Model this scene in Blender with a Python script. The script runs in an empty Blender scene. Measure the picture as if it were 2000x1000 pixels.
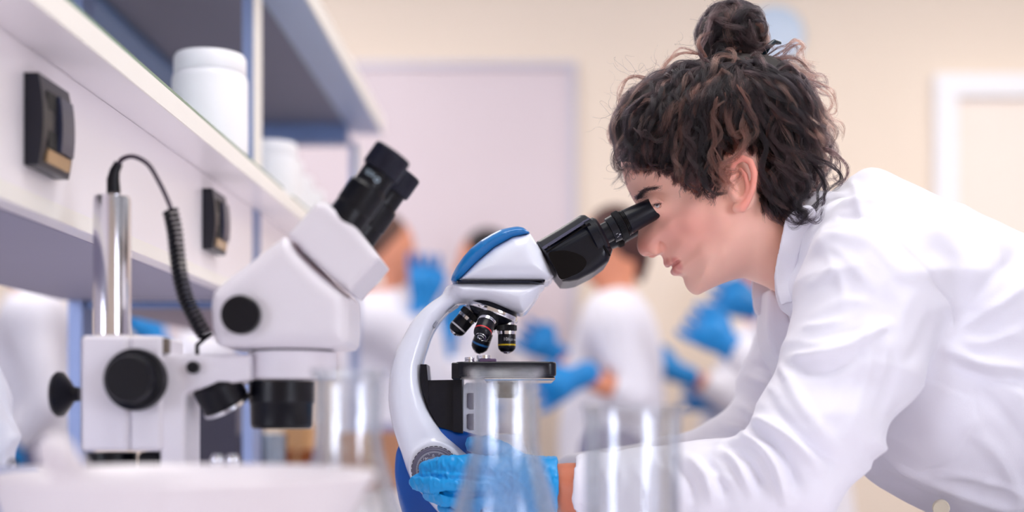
import bpy, math, random
import numpy as np
from mathutils import Vector, Matrix

random.seed(7)
RNG = np.random.default_rng(11)
SC = bpy.context.scene
COL = SC.collection

# ------------------------------------------------------------------ camera
F = 2600.0                 # focal length in pixels of the 2000 px wide frame
CZ = 1.04                  # camera height
HZ = 812.0                 # pixel row of the horizon
cam_d = bpy.data.cameras.new('camera')
cam_d.sensor_width = 36.0
cam_d.lens = 36.0 * F / 2000.0
cam_d.shift_y = (HZ - 500.0) / 2000.0
cam_d.clip_start = 0.05
cam_d.clip_end = 60
cam_d.dof.use_dof = True
cam_d.dof.focus_distance = 1.415
cam_d.dof.aperture_fstop = 1.75
cam = bpy.data.objects.new('camera', cam_d)
COL.objects.link(cam)
cam.location = (0, 0, CZ)
cam.rotation_euler = (math.pi / 2, 0, 0)
SC.camera = cam
SC.view_settings.view_transform = 'Standard'
SC.view_settings.look = 'None'
SC.view_settings.gamma = 1.0
SC.view_settings.use_curve_mapping = False
SC.view_settings.exposure = -0.16
SC.cycles.max_bounces = 10
SC.cycles.transparent_max_bounces = 12
SC.cycles.caustics_reflective = False
SC.cycles.caustics_refractive = False
SC.cycles.sample_clamp_indirect = 6.0

# ------------------------------------------------------------------ world
wd = bpy.data.worlds.new('world')
SC.world = wd
wd.use_nodes = True
wd.node_tree.nodes['Background'].inputs[0].default_value = (0.93, 0.93, 1.0, 1)
wd.node_tree.nodes['Background'].inputs[1].default_value = 0.50


# bare area lights added for light from overhead, unseen above the frame
def area(name, loc, rot, sx, sy, power, col):
    l = bpy.data.lights.new(name, 'AREA')
    l.shape = 'RECTANGLE'; l.size = sx; l.size_y = sy
    l.energy = power; l.color = col
    o = bpy.data.objects.new(name, l)
    COL.objects.link(o)
    o.location = loc; o.rotation_euler = rot
    return o


area('unseen_top_light', (0.3, 1.0, 2.95), (0, 0, 0), 1.3, 1.3, 34, (1.0, 0.96, 0.93))
area('unseen_top_light', (1.9, 3.4, 2.95), (0, 0, 0), 1.4, 1.4, 42, (1.0, 0.94, 0.88))
area('unseen_top_light', (-1.2, 3.6, 2.95), (0, 0, 0), 1.4, 1.4, 38, (1.0, 0.94, 0.90))


# ------------------------------------------------------------------ helpers
def W(px, py, Y):
    return np.array([(px - 1000.0) * Y / F, Y, CZ + (HZ - py) * Y / F])


TH = math.atan(60.0 / F)   # the service bench runs this much off the view axis


def BW(u, v, z):
    return np.array([u * math.cos(TH) + v * math.sin(TH), -u * math.sin(TH) + v * math.cos(TH), CZ + z])


def lin(c):
    return tuple((x / 255 / 12.92) if x / 255 <= 0.04045 else ((x / 255 + 0.055) / 1.055) ** 2.4 for x in c)


MATS = {}


def mat(name, rgb, rough=0.5, metal=0.0, noise=0.04, nscale=30, bump=0.0, bscale=200, coat=0.0, trans=0.0,
        ior=1.45, emis=None, estr=0.0, sss=0.0, alpha=1.0, vcol=False, sheen=0.0, spec=None):
    if name in MATS:
        return MATS[name]
    m = bpy.data.materials.new(name)
    m.use_nodes = True
    nt = m.node_tree
    b = nt.nodes['Principled BSDF']
    c = lin(rgb)
    b.inputs['Roughness'].default_value = rough
    b.inputs['Metallic'].default_value = metal
    b.inputs['IOR'].default_value = ior
    b.inputs['Coat Weight'].default_value = coat
    b.inputs['Coat Roughness'].default_value = 0.08
    b.inputs['Transmission Weight'].default_value = trans
    b.inputs['Alpha'].default_value = alpha
    b.inputs['Sheen Weight'].default_value = sheen
    if spec is not None:
        b.inputs['Specular IOR Level'].default_value = spec
    if sss > 0:
        b.inputs['Subsurface Weight'].default_value = sss
        b.inputs['Subsurface Radius'].default_value = (1.0, 0.35, 0.2)
        b.inputs['Subsurface Scale'].default_value = 0.006
    if emis is not None:
        b.inputs['Emission Color'].default_value = (*lin(emis), 1)
        b.inputs['Emission Strength'].default_value = estr
    tc = nt.nodes.new('ShaderNodeTexCoord')
    if vcol:
        a = nt.nodes.new('ShaderNodeAttribute'); a.attribute_name = 'tint'
        src = a.outputs['Color']
    else:
        rg = nt.nodes.new('ShaderNodeRGB'); rg.outputs[0].default_value = (*c, 1)
        src = rg.outputs[0]
    if noise > 0:
        n = nt.nodes.new('ShaderNodeTexNoise'); n.inputs['Scale'].default_value = nscale
        n.inputs['Detail'].default_value = 4
        nt.links.new(tc.outputs['Object'], n.inputs['Vector'])
        mr = nt.nodes.new('ShaderNodeMapRange')
        mr.inputs['To Min'].default_value = 1 - noise; mr.inputs['To Max'].default_value = 1 + noise * 0.6
        nt.links.new(n.outputs['Fac'], mr.inputs['Value'])
        mx = nt.nodes.new('ShaderNodeVectorMath'); mx.operation = 'SCALE'
        nt.links.new(src, mx.inputs[0]); nt.links.new(mr.outputs[0], mx.inputs['Scale'])
        nt.links.new(mx.outputs[0], b.inputs['Base Color'])
    else:
        nt.links.new(src, b.inputs['Base Color'])
    if bump > 0:
        n2 = nt.nodes.new('ShaderNodeTexNoise'); n2.inputs['Scale'].default_value = bscale
        n2.inputs['Detail'].default_value = 3
        nt.links.new(tc.outputs['Object'], n2.inputs['Vector'])
        bp = nt.nodes.new('ShaderNodeBump'); bp.inputs['Strength'].default_value = bump
        bp.inputs['Distance'].default_value = 0.002
        nt.links.new(n2.outputs['Fac'], bp.inputs['Height'])
        nt.links.new(bp.outputs[0], b.inputs['Normal'])
    MATS[name] = m
    return m


def tag(o, label=None, cat=None, group=None, kind=None):
    if label: o['label'] = label
    if cat: o['category'] = cat
    if group: o['group'] = group
    if kind: o['kind'] = kind
    return o


def empty(name, loc, label=None, cat=None, group=None):
    o = bpy.data.objects.new(name, None)
    o.empty_display_size = 0.05
    o.location = tuple(float(x) for x in loc)
    COL.objects.link(o)
    return tag(o, label, cat, group)


def wpos(o):
    p = Vector((0, 0, 0))
    while o is not None:
        p += o.location; o = o.parent
    return p


def mesh_obj(name, V, Fc, m, parent=None, smooth=True, angle=35, origin=None, tint=None, matidx=None):
    """V in world coordinates (vertices, n x 3), Fc list of faces or an int array of quads/tris."""
    V = np.asarray(V, dtype=np.float64)
    o_ = wpos(parent) if parent is not None else Vector((0, 0, 0))
    if origin is not None:
        base = np.asarray(origin, float)
    elif parent is None:
        base = np.array([(V[:, 0].min() + V[:, 0].max()) / 2, (V[:, 1].min() + V[:, 1].max()) / 2, V[:, 2].min()])
    else:
        base = (V.min(0) + V.max(0)) / 2
    L = V - base
    me = bpy.data.meshes.new(name)
    if isinstance(Fc, np.ndarray):
        n, k = Fc.shape
        me.vertices.add(len(L)); me.vertices.foreach_set('co', L.ravel())
        me.loops.add(n * k); me.loops.foreach_set('vertex_index', Fc.ravel().astype(np.int32))
        me.polygons.add(n)
        me.polygons.foreach_set('loop_start', np.arange(0, n * k, k, dtype=np.int32))
        me.polygons.foreach_set('loop_total', np.full(n, k, dtype=np.int32))
        me.update(calc_edges=True)
    else:
        me.from_pydata(L.tolist(), [], [list(map(int, f)) for f in Fc])
        me.update()
    ms = m if isinstance(m, (list, tuple)) else [m]
    for x in ms: me.materials.append(x)
    if matidx is not None:
        me.polygons.foreach_set('material_index', np.asarray(matidx, dtype=np.int32))
    if smooth:
        me.polygons.foreach_set('use_smooth', np.ones(len(me.polygons), dtype=bool))
        if angle < 179:
            me.set_sharp_from_angle(angle=math.radians(angle))
    if tint is not None:
        a = me.color_attributes.new('tint', 'FLOAT_COLOR', 'POINT')
        t4 = np.ones((len(L), 4), dtype=np.float32); t4[:, :3] = tint
        a.data.foreach_set('color', t4.ravel())
    o = bpy.data.objects.new(name, me)
    COL.objects.link(o)
    if parent is not None:
        o.parent = parent
    o.location = Vector(base.tolist()) - o_
    return o


class MB:
    """collects shapes; build() links them as one mesh object"""
    def __init__(self):
        self.V = []; self.F = []; self.n = 0

    def add(self, V, Fc):
        V = np.asarray(V, float)
        self.V.append(V)
        self.F += [[int(i) + self.n for i in f] for f in Fc]
        self.n += len(V)
        return self

    def box(self, lo, hi, fn=None, bev=0.0):
        lo = np.array(lo, float); hi = np.array(hi, float)
        if bev <= 0:
            c = [[x, y, z] for x in (lo[0], hi[0]) for y in (lo[1], hi[1]) for z in (lo[2], hi[2])]
            f = [[0, 1, 3, 2], [4, 6, 7, 5], [0, 4, 5, 1], [2, 3, 7, 6], [0, 2, 6, 4], [1, 5, 7, 3]]
        else:
            c = []; idx = {}
            for sx in (0, 1):
                for sy in (0, 1):
                    for sz in (0, 1):
                        p = [lo[0] if sx == 0 else hi[0], lo[1] if sy == 0 else hi[1], lo[2] if sz == 0 else hi[2]]
                        s = [1 if q == 0 else -1 for q in (sx, sy, sz)]
                        for ax in range(3):
                            q = list(p)
                            for a in range(3):
                                if a != ax: q[a] += s[a] * bev
                            idx[(sx, sy, sz, ax)] = len(c); c.append(q)
            f = []
            for ax in range(3):
                for sd in (0, 1):
                    o1, o2 = [a for a in range(3) if a != ax]
                    ring = []
                    for (a, b) in ((0, 0), (1, 0), (1, 1), (0, 1)):
                        k = [0, 0, 0]; k[ax] = sd; k[o1] = a; k[o2] = b
                        ring.append(idx[(*k, ax)])
                    f.append(ring)
            for ax in range(3):
                o1, o2 = [a for a in range(3) if a != ax]
                for a in (0, 1):
                    for b in (0, 1):
                        k0 = [0, 0, 0]; k0[o1] = a; k0[o2] = b; k1 = list(k0); k0[ax] = 0; k1[ax] = 1
                        f.append([idx[(*k0, o1)], idx[(*k1, o1)], idx[(*k1, o2)], idx[(*k0, o2)]])
            for sx in (0, 1):
                for sy in (0, 1):
                    for sz in (0, 1):
                        f.append([idx[(sx, sy, sz, a)] for a in range(3)])
        c = np.array(c)
        if fn is not None: c = np.array([fn(*p) for p in c])
        return self.add(c, f)

    def lathe(self, o, ax, prof, seg=40, closed=False):
        """prof: list of (radius, distance along the axis)"""
        o = np.array(o, float); ax = np.array(ax, float); ax /= np.linalg.norm(ax)
        t = np.array([0, 0, 1.0]) if abs(ax[2]) < 0.9 else np.array([1.0, 0, 0])
        a = np.cross(ax, t); a /= np.linalg.norm(a); b = np.cross(ax, a)
        V = []; Fc = []; rings = []
        for r, h in prof:
            if r < 1e-7:
                rings.append([len(V)]); V.append(o + ax * h)
            else:
                s = len(V); rings.append(list(range(s, s + seg)))
                for k in range(seg):
                    an = 2 * math.pi * k / seg
                    V.append(o + ax * h + (a * math.cos(an) + b * math.sin(an)) * r)
        pairs = list(zip(rings[:-1], rings[1:]))
        if closed: pairs.append((rings[-1], rings[0]))
        for R0, R1 in pairs:
            if len(R0) == 1 and len(R1) == 1: continue
            for k in range(seg):
                k2 = (k + 1) % seg
                if len(R0) == 1: Fc.append([R0[0], R1[k2], R1[k]])
                elif len(R1) == 1: Fc.append([R0[k], R0[k2], R1[0]])
                else: Fc.append([R0[k], R0[k2], R1[k2], R1[k]])
        return self.add(V, Fc)

    def tube(self, pts, r, seg=10, cap=True):
        P = np.array(pts, float); n = len(P)
        R = np.full(n, r) if np.isscalar(r) else np.array(r, float)
        T = np.gradient(P, axis=0); T /= np.linalg.norm(T, axis=1)[:, None] + 1e-12
        up = np.array([0, 0, 1.0]) if abs(T[0][2]) < 0.9 else np.array([1.0, 0, 0])
        N = np.cross(T[0], up); N /= np.linalg.norm(N)
        V = []; Fc = []
        for i in range(n):
            N = N - T[i] * np.dot(N, T[i]); N /= np.linalg.norm(N) + 1e-12
            B = np.cross(T[i], N)
            for k in range(seg):
                an = 2 * math.pi * k / seg
                V.append(P[i] + (N * math.cos(an) + B * math.sin(an)) * R[i])
        for i in range(n - 1):
            for k in range(seg):
                k2 = (k + 1) % seg
                Fc.append([i * seg + k, i * seg + k2, (i + 1) * seg + k2, (i + 1) * seg + k])
        if cap:
            Fc.append(list(range(seg))[::-1]); Fc.append(list(range((n - 1) * seg, n * seg)))
        return self.add(V, Fc)

    def prism(self, poly, Y0, Y1, Yp=None):
        """outline given in pixels of the frame at depth Yp, real thickness from Y0 to Y1"""
        if Yp is None: Yp = Y0
        P = [W(x, y, Yp) for x, y in poly]
        n = len(P)
        V = [[p[0], Y0, p[2]] for p in P] + [[p[0], Y1, p[2]] for p in P]
        Fc = [list(range(n)), list(range(n, 2 * n))[::-1]]
        for i in range(n):
            j = (i + 1) % n
            Fc.append([i, i + n, j + n, j])
        return self.add(V, Fc)

    def build(self, name, m, parent=None, angle=35, origin=None, smooth=True):
        V = np.concatenate(self.V)
        o = mesh_obj(name, V, self.F, m, parent, smooth, 180, origin)
        import bmesh
        bm = bmesh.new(); bm.from_mesh(o.data)
        bmesh.ops.recalc_face_normals(bm, faces=bm.faces)
        bm.to_mesh(o.data); bm.free()
        if smooth: o.data.set_sharp_from_angle(angle=math.radians(angle))
        return o


def catmull(P, n=8, closed=True):
    P = np.array(P, float); m = len(P); out = []
    rng = range(m) if closed else range(m - 1)
    for i in rng:
        if closed: p0, p1, p2, p3 = P[(i - 1) % m], P[i], P[(i + 1) % m], P[(i + 2) % m]
        else: p0, p1, p2, p3 = P[max(i - 1, 0)], P[i], P[i + 1], P[min(i + 2, m - 1)]
        for k in range(n):
            t = k / n
            out.append(0.5 * ((2 * p1) + (-p0 + p2) * t + (2 * p0 - 5 * p1 + 4 * p2 - p3) * t * t + (-p0 + 3 * p1 - 3 * p2 + p3) * t ** 3))
    if not closed: out.append(P[-1])
    return np.array(out)


# ------------------------------------------------------------------ implicit shapes
def poly_sdf(X, Z, poly):
    """signed distance (inside negative) of points X, Z to a closed polygon"""
    P = np.asarray(poly, float)
    d = np.full(X.shape, 1e9); s = np.zeros(X.shape, dtype=bool)
    for i in range(len(P)):
        a = P[i]; b = P[(i + 1) % len(P)]
        e = b - a
        wx = X - a[0]; wz = Z - a[1]
        t = np.clip((wx * e[0] + wz * e[1]) / (e @ e + 1e-20), 0, 1)
        d = np.minimum(d, (wx - e[0] * t) ** 2 + (wz - e[1] * t) ** 2)
        c = ((a[1] > Z) != (b[1] > Z))
        with np.errstate(divide='ignore', invalid='ignore'):
            xi = a[0] + (Z - a[1]) * e[0] / (e[1] if abs(e[1]) > 1e-12 else 1e-12)
        s ^= c & (X < xi)
    d = np.sqrt(d)
    return np.where(s, -d, d)


def pxpoly(poly, Y):
    """pixel outline -> list of (x, z) in metres at depth Y"""
    return [(W(x, y, Y)[0], W(x, y, Y)[2]) for x, y in poly]


class Grid:
    def __init__(self, lo, hi, h):
        self.lo = np.array(lo, float); self.h = h
        self.n = np.maximum(np.ceil((np.array(hi) - self.lo) / h).astype(int) + 1, 4)
        ax = [np.linspace(self.lo[i], self.lo[i] + h * (self.n[i] - 1), self.n[i]).astype(np.float32) for i in range(3)]
        self.ax = ax
        self.X = ax[0][:, None, None]; self.Y = ax[1][None, :, None]; self.Z = ax[2][None, None, :]
        self.X2 = ax[0][:, None] + 0 * ax[2][None, :]; self.Z2 = 0 * ax[0][:, None] + ax[2][None, :]

    def poly(self, poly):
        return poly_sdf(self.X2, self.Z2, poly).astype(np.float32)

    def ext(self, poly, y0, y1, r, d2=None):
        """rounded extrusion of an (x, z) outline between y0 and y1"""
        if d2 is None: d2 = self.poly(poly)
        a = (d2 + r)[:, None, :]
        b = np.abs(self.Y - (y0 + y1) / 2) - (y1 - y0) / 2 + r
        return np.minimum(np.maximum(a, b), 0) + np.sqrt(np.maximum(a, 0) ** 2 + np.maximum(b, 0) ** 2) - r

    def cap(self, a, b, ra, rb=None):
        a = np.array(a, np.float32); b = np.array(b, np.float32)
        if rb is None: rb = ra
        e = b - a; L = float(e @ e) + 1e-12
        t = np.clip(((self.X - a[0]) * e[0] + (self.Y - a[1]) * e[1] + (self.Z - a[2]) * e[2]) / L, 0, 1)
        return np.sqrt((self.X - a[0] - e[0] * t) ** 2 + (self.Y - a[1] - e[1] * t) ** 2 + (self.Z - a[2] - e[2] * t) ** 2) - (ra + (rb - ra) * t)

    def chain(self, pts, rs, k=0.0):
        d = None
        for i in range(len(pts) - 1):
            c = self.cap(pts[i], pts[i + 1], rs[i], rs[i + 1])
            d = c if d is None else (smin(d, c, k) if k > 0 else np.minimum(d, c))
        return d

    def ell(self, c, r, rot=0.0):
        """ellipsoid, rotated by rot in the x-z plane"""
        x = self.X - c[0]; z = self.Z - c[2]; y = self.Y - c[1]
        co, si = math.cos(rot), math.sin(rot)
        u = x * co + z * si; w = -x * si + z * co
        k = np.sqrt((u / r[0]) ** 2 + (y / r[1]) ** 2 + (w / r[2]) ** 2)
        return (k - 1) * min(r)


def smin(a, b, k):
    h = np.clip(0.5 + 0.5 * (b - a) / k, 0, 1)
    return b + (a - b) * h - k * h * (1 - h)


def smax(a, b, k):
    return -smin(-a, -b, k)


def surface_nets(F_, g, relax=1):
    S = F_ < 0
    nx, ny, nz = F_.shape
    cnt = np.zeros((nx - 1, ny - 1, nz - 1), dtype=np.int8)
    for dx in (0, 1):
        for dy in (0, 1):
            for dz in (0, 1):
                cnt += S[dx:nx - 1 + dx, dy:ny - 1 + dy, dz:nz - 1 + dz]
    act = (cnt > 0) & (cnt < 8)
    I, J, K = np.nonzero(act)
    N = len(I)
    idx = np.full(act.shape, -1, dtype=np.int32); idx[I, J, K] = np.arange(N)
    cr = {}
    for dx in (0, 1):
        for dy in (0, 1):
            for dz in (0, 1):
                cr[(dx, dy, dz)] = F_[I + dx, J + dy, K + dz].astype(np.float64)
    pos = np.zeros((N, 3)); num = np.zeros(N)
    for ax in range(3):
        o1, o2 = [a for a in range(3) if a != ax]
        for a in (0, 1):
            for b in (0, 1):
                k0 = [0, 0, 0]; k0[o1] = a; k0[o2] = b; k1 = list(k0); k1[ax] = 1
                f0 = cr[tuple(k0)]; f1 = cr[tuple(k1)]
                m = (f0 < 0) != (f1 < 0)
                t = np.where(m, f0 / np.where(np.abs(f0 - f1) < 1e-12, 1e-12, f0 - f1), 0)
                p = np.zeros((N, 3)); p[:, o1] = a; p[:, o2] = b; p[:, ax] = t
                pos += p * m[:, None]; num += m
    pos = pos / num[:, None] + np.stack([I, J, K], 1)
    V = pos * g.h + g.lo
    quads = []
    for ax in range(3):
        sl0 = [slice(None)] * 3; sl1 = [slice(None)] * 3
        sl0[ax] = slice(0, -1); sl1[ax] = slice(1, None)
        a = S[tuple(sl0)]; b = S[tuple(sl1)]
        E = np.argwhere(a != b)
        o1, o2 = [(1, 2), (2, 0), (0, 1)][ax]
        ok = (E[:, o1] > 0) & (E[:, o2] > 0) & (E[:, o1] < idx.shape[o1]) & (E[:, o2] < idx.shape[o2])
        E = E[ok]
        fl = a[tuple(E.T)]
        c = []
        for (p, q) in ((-1, -1), (0, -1), (0, 0), (-1, 0)):
            G = E.copy(); G[:, o1] += p; G[:, o2] += q
            c.append(idx[tuple(G.T)])
        Q = np.stack(c, 1)
        Q[~fl] = Q[~fl][:, ::-1]
        quads.append(Q)
    Q = np.concatenate(quads)
    Q = Q[(Q >= 0).all(1)]
    for _ in range(relax):
        acc = np.zeros_like(V); w = np.zeros(len(V))
        for i in range(4):
            a = Q[:, i]; b = Q[:, (i + 1) % 4]
            np.add.at(acc, a, V[b]); np.add.at(w, a, 1)
            np.add.at(acc, b, V[a]); np.add.at(w, b, 1)
        V = 0.5 * V + 0.5 * acc / np.maximum(w, 1)[:, None]
    return V, Q


def vnormals(V, Q):
    n = np.cross(V[Q[:, 2]] - V[Q[:, 0]], V[Q[:, 3]] - V[Q[:, 1]])
    N = np.zeros_like(V)
    for i in range(4): np.add.at(N, Q[:, i], n)
    return N / (np.linalg.norm(N, axis=1)[:, None] + 1e-12)


def field(g, F_, name, m, parent=None, angle=180, relax=1, origin=None, post=None, tint=None):
    V, Q = surface_nets(F_, g, relax)
    if post is not None: V = post(V, Q)
    t = tint(V) if tint is not None else None
    return mesh_obj(name, V, Q, m, parent, True, angle, origin, t)


def vnoise(P, seed=0):
    """smooth value noise at points P (n x 3), about -1..1"""
    r = np.random.default_rng(seed)
    T = r.uniform(-1, 1, 4096)
    Pi = np.floor(P).astype(np.int64); Pf = P - Pi
    Pf = Pf * Pf * (3 - 2 * Pf)
    out = 0
    for dx in (0, 1):
        for dy in (0, 1):
            for dz in (0, 1):
                h = ((Pi[:, 0] + dx) * 73856093 ^ (Pi[:, 1] + dy) * 19349663 ^ (Pi[:, 2] + dz) * 83492791) % 4096
                w = (Pf[:, 0] if dx else 1 - Pf[:, 0]) * (Pf[:, 1] if dy else 1 - Pf[:, 1]) * (Pf[:, 2] if dz else 1 - Pf[:, 2])
                out = out + T[h] * w
    return out


def px_of(V):
    return 1000 + V[:, 0] * F / V[:, 1], HZ - (V[:, 2] - CZ) * F / V[:, 1]


def text_obj(s, size, m, parent, fn, name='lettering', depth=0.0):
    """lettering as a mesh; fn maps a flat (x, y) of the text to a world point"""
    c = bpy.data.curves.new('t', 'FONT'); c.body = s; c.size = size; c.align_x = 'CENTER'; c.align_y = 'CENTER'
    o = bpy.data.objects.new('t', c); COL.objects.link(o)
    dg = bpy.context.evaluated_depsgraph_get()
    me = bpy.data.meshes.new_from_object(o.evaluated_get(dg))
    V = [fn(v.co.x, v.co.y) for v in me.vertices]; Fc = [list(p.vertices) for p in me.polygons]
    COL.objects.unlink(o); bpy.data.objects.remove(o)
    return mesh_obj(name, V, Fc, m, parent, False)

# ================================================================== room
m_wall = mat('wall paint', (247, 231, 214), 0.9, noise=0.03, nscale=1.5)
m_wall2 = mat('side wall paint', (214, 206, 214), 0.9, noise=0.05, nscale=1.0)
m_floor = mat('vinyl floor', (176, 172, 178), 0.45, noise=0.12, nscale=6)
m_white = mat('white gloss paint', (250, 250, 255), 0.35, noise=0.01)
m_board = mat('whiteboard enamel', (226, 212, 218), 0.35, noise=0.015, nscale=2)
m_lam = mat('white laminate', (248, 243, 248), 0.3, noise=0.015, nscale=6)
m_edge = mat('cream edge band', (250, 246, 240), 0.5, noise=0.015)
m_alu = mat('brushed aluminium', (176, 190, 222), 0.42, 0.55, noise=0.04, nscale=12)
m_alu_d = mat('dark aluminium', (112, 132, 176), 0.45, 0.4, noise=0.05, nscale=12)
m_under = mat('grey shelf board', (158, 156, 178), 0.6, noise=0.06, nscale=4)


def struct(o): return tag(o, kind='structure')


R0, R1, RY, RZ = -4.4, 4.4, 5.2, 3.0
RB = -1.6
struct(MB().box((R0, RB - .1, -0.05), (R1, RY + 0.1, 0)).build('floor', m_floor))
struct(MB().box((R0, RY, 0), (R1, RY + 0.1, RZ)).build('wall_back', m_wall))
struct(MB().box((R0 - 0.1, RB - .1, 0), (R0, RY + 0.1, RZ)).build('wall_left', m_wall2))
struct(MB().box((R1, RB - .1, 0), (R1 + 0.1, RY + 0.1, RZ)).build('wall_right', m_wall))
wb = MB()
wz0, wz1 = 0.70, 2.75
wins = [(-3.35, -1.95), (1.95, 3.35)]
for a, b in ((R0, -3.35), (-1.95, 1.95), (3.35, R1)): wb.box((a, RB - .1, 0), (b, RB, RZ))
for a, b in wins:
    wb.box((a, RB - .1, 0), (b, RB, wz0)); wb.box((a, RB - .1, wz1), (b, RB, RZ))
struct(wb.build('wall_front', m_wall))
m_pane = mat('daylight pane', (255, 255, 255), 0.3, noise=0, emis=(232, 238, 255), estr=10.0)
m_slat = mat('white blind slat', (235, 235, 235), 0.6, noise=0)
for i, (a, b) in enumerate(wins):
    w_ = struct(MB().box((a, RB - .09, wz0), (b, RB - .08, wz1)).build('window_%d' % (i + 1), m_pane))
    f = MB()
    for x in (a, b - 0.04): f.box((x, RB - .079, wz0), (x + 0.04, RB - .03, wz1))
    for z in (wz0, wz1 - 0.04): f.box((a, RB - .079, z), (b, RB - .03, z + 0.04))
    struct(f.build('window_frame', m_white, w_))
    s = MB()
    z = wz0 + 0.03
    while z < wz1 - 0.05:
        s.box((a + 0.03, RB - .02, z), (b - 0.03, RB - .002, z + 0.010)); z += 0.034
    struct(s.build('blind', m_slat, w_))

# whiteboard on the back wall
def wallx(px): return (px - 1000) * RY / F
def wallz(py): return CZ + (HZ - py) * RY / F
t = empty('whiteboard', (wallx(800), RY - 0.02, 1.2), 'large pale whiteboard hung on the beige back wall behind the shelf', 'whiteboard')
MB().box((wallx(300), RY - 0.02, 1.25), (wallx(1112), RY - 0.001, wallz(136))).build('writing_surface', m_board, t)
f = MB(); x0, x1, z0, z1 = wallx(300) - .02, wallx(1125), 1.23, wallz(124)
f.box((x1 - .025, RY - .035, z0), (x1, RY - .001, z1)); f.box((x0, RY - .035, z1 - .022), (x1 - .026, RY - .001, z1))
f.box((x0, RY - .035, z0), (x1 - .026, RY - .001, z0 + .022))
f.build('frame', mat('grey board frame', (214, 210, 222), 0.4, 0.2), t)

# round fixture high on the wall
wl = MB(); c = (wallx(1512), RY - .045, wallz(72))
wl.lathe(c, (0, 1, 0), [(0, 0), (.09, 0), (.112, .012), (.118, .03), (.118, .044), (0, .044)], 48)
tag(wl.build('wall_lamp', mat('pale blue frosted glass', (206, 222, 242), 0.4), angle=50),
    'round pale blue lamp on the beige wall just behind the hair bun', 'wall lamp')

# white door frame at the right
d = MB(); xa, xb = wallx(1820), wallx(2260); zt = wallz(150); w = 0.085
d.box((xa, RY - .05, 0), (xa + w, RY - .001, zt - w)); d.box((xb - w, RY - .05, 0), (xb, RY - .001, zt - w)); d.box((xa, RY - .05, zt - w), (xb, RY - .001, zt))
struct(d.build('trim_1', m_white))
dr = struct(MB().box((xa + w + .002, RY - .015, 0.001), (xb - w - .002, RY - .002, zt - w - .002)).build('door_1', mat('cream door leaf', (252, 240, 230), 0.6)))
h = MB(); h.lathe((xb - w - .09, RY - .015, 1.05), (0, -1, 0), [(0, 0), (.022, 0), (.022, .008), (.008, .01), (.008, .05), (0, .05)], 16)
h.tube([(xb - w - .09, RY - .06, 1.05), (xb - w - .21, RY - .06, 1.05)], .008)
h.build('door_handle', m_alu, dr)
struct(MB().box((R0 + .001, RY - .015, 0.001), (xa - .001, RY - .001, .09)).build('baseboard_back', m_white))

# ================================================================== bench
bt = empty('lab_bench', BW(-.4, 1.9, -1.04), 'long white laboratory bench running beneath the reagent shelving', 'bench')
MB().box((-1.25, .5, -.18), (.42, 3.42, -.1405), BW, .004).build('worktop', m_lam, bt)
for u in (-1.2, .34):
    for v in (.56, 3.3):
        MB().box((u, v, -1.04), (u + .06, v + .06, -.181), BW, .003).build('leg', m_alu, bt)
MB().box((-1.13, .58, -.24), (.33, .62, -.181), BW).build('rail', m_alu, bt)
MB().box((-1.13, 3.3, -.24), (.33, 3.34, -.181), BW).build('rail', m_alu, bt)

# ------------------------------------------------------------------ reagent shelving
rs = empty('reagent_shelving', BW(-.6, 2.0, -.14), 'two tier white and aluminium reagent shelving with service panel above the bench', 'shelving')
sp_ = MB().box((-.742, .55, .18), (-.449, 2.048, .3215), BW).build('service_panel', m_lam, rs)
MB().box((-.742, 2.112, .18), (-.449, 3.25, .3215), BW).build('service_panel', m_lam, rs)
MB().box((-.452, .55, .181), (-.4485, 2.048, .196), BW).build('edge_band', m_edge, sp_)
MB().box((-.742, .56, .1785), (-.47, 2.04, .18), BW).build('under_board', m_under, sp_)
sh = MB().box((-.82, .55, .322), (-.3975, 3.3, .345), BW).build('lower_shelf', m_lam, rs)
MB().box((-.3975, .55, .3222), (-.3955, 3.3, .3448), BW).build('front_edge', m_edge, sh)
m_glass_edge = mat('green glass sheet', (120, 150, 128), 0.15, noise=0.02)
MB().box((-.80, .56, .3455), (-.399, 2.04, .3515), BW).build('glass_sheet', m_glass_edge, sh)
MB().box((-.80, 2.12, .3455), (-.399, 3.28, .3515), BW).build('glass_sheet', m_glass_edge, sh)
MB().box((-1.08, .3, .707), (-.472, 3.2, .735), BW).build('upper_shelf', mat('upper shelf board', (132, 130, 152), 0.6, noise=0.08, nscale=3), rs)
MB().box((-.472, .3, .700), (-.3985, 3.30, .738), BW).build('upper_rail', m_alu, rs)
MB().box((-.3983, .3, .7005), (-.3955, 3.30, .738), BW).build('rail_edge', m_edge, rs)
MB().box((-.79, .3, .69), (-.745, 3.2, .7068), BW).build('centre_beam', mat('blue grey beam', (120, 146, 190), 0.5, 0.2), rs)
MB().box((-1.08, 3.201, .66), (-.4725, 3.25, .735), BW).build('end_beam', m_alu_d, rs)
for v in (2.05, 3.2):
    for u in (-.467, -.739):
        zt_ = .7 if v < 3 else .66
        if u < -.7: zt_ = .689 if v < 3 else .6595
        p = MB().box((u + .002, v, -.14), (u + (.0185 if u > -.7 else .024), v + .06, zt_ - .0005), BW)
        p.build('post', mat('blue grey post', (140, 156, 196), .45, .35), rs)
        if u > -.7:
            MB().box((u + .0181, v + .002, .3516), (u + .0205, v + .058, zt_ - .0005), BW).build('post_trim', m_edge, rs)
MB().box((-.712, 2.06, .168), (-.468, 2.085, .1780), BW).build('cross_bar', m_alu_d, rs)
MB().box((-.742, 2.115, .1785), (-.47, 3.24, .18), BW).build('under_board', mat('brown grey board', (150, 138, 152), .6), rs)

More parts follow.
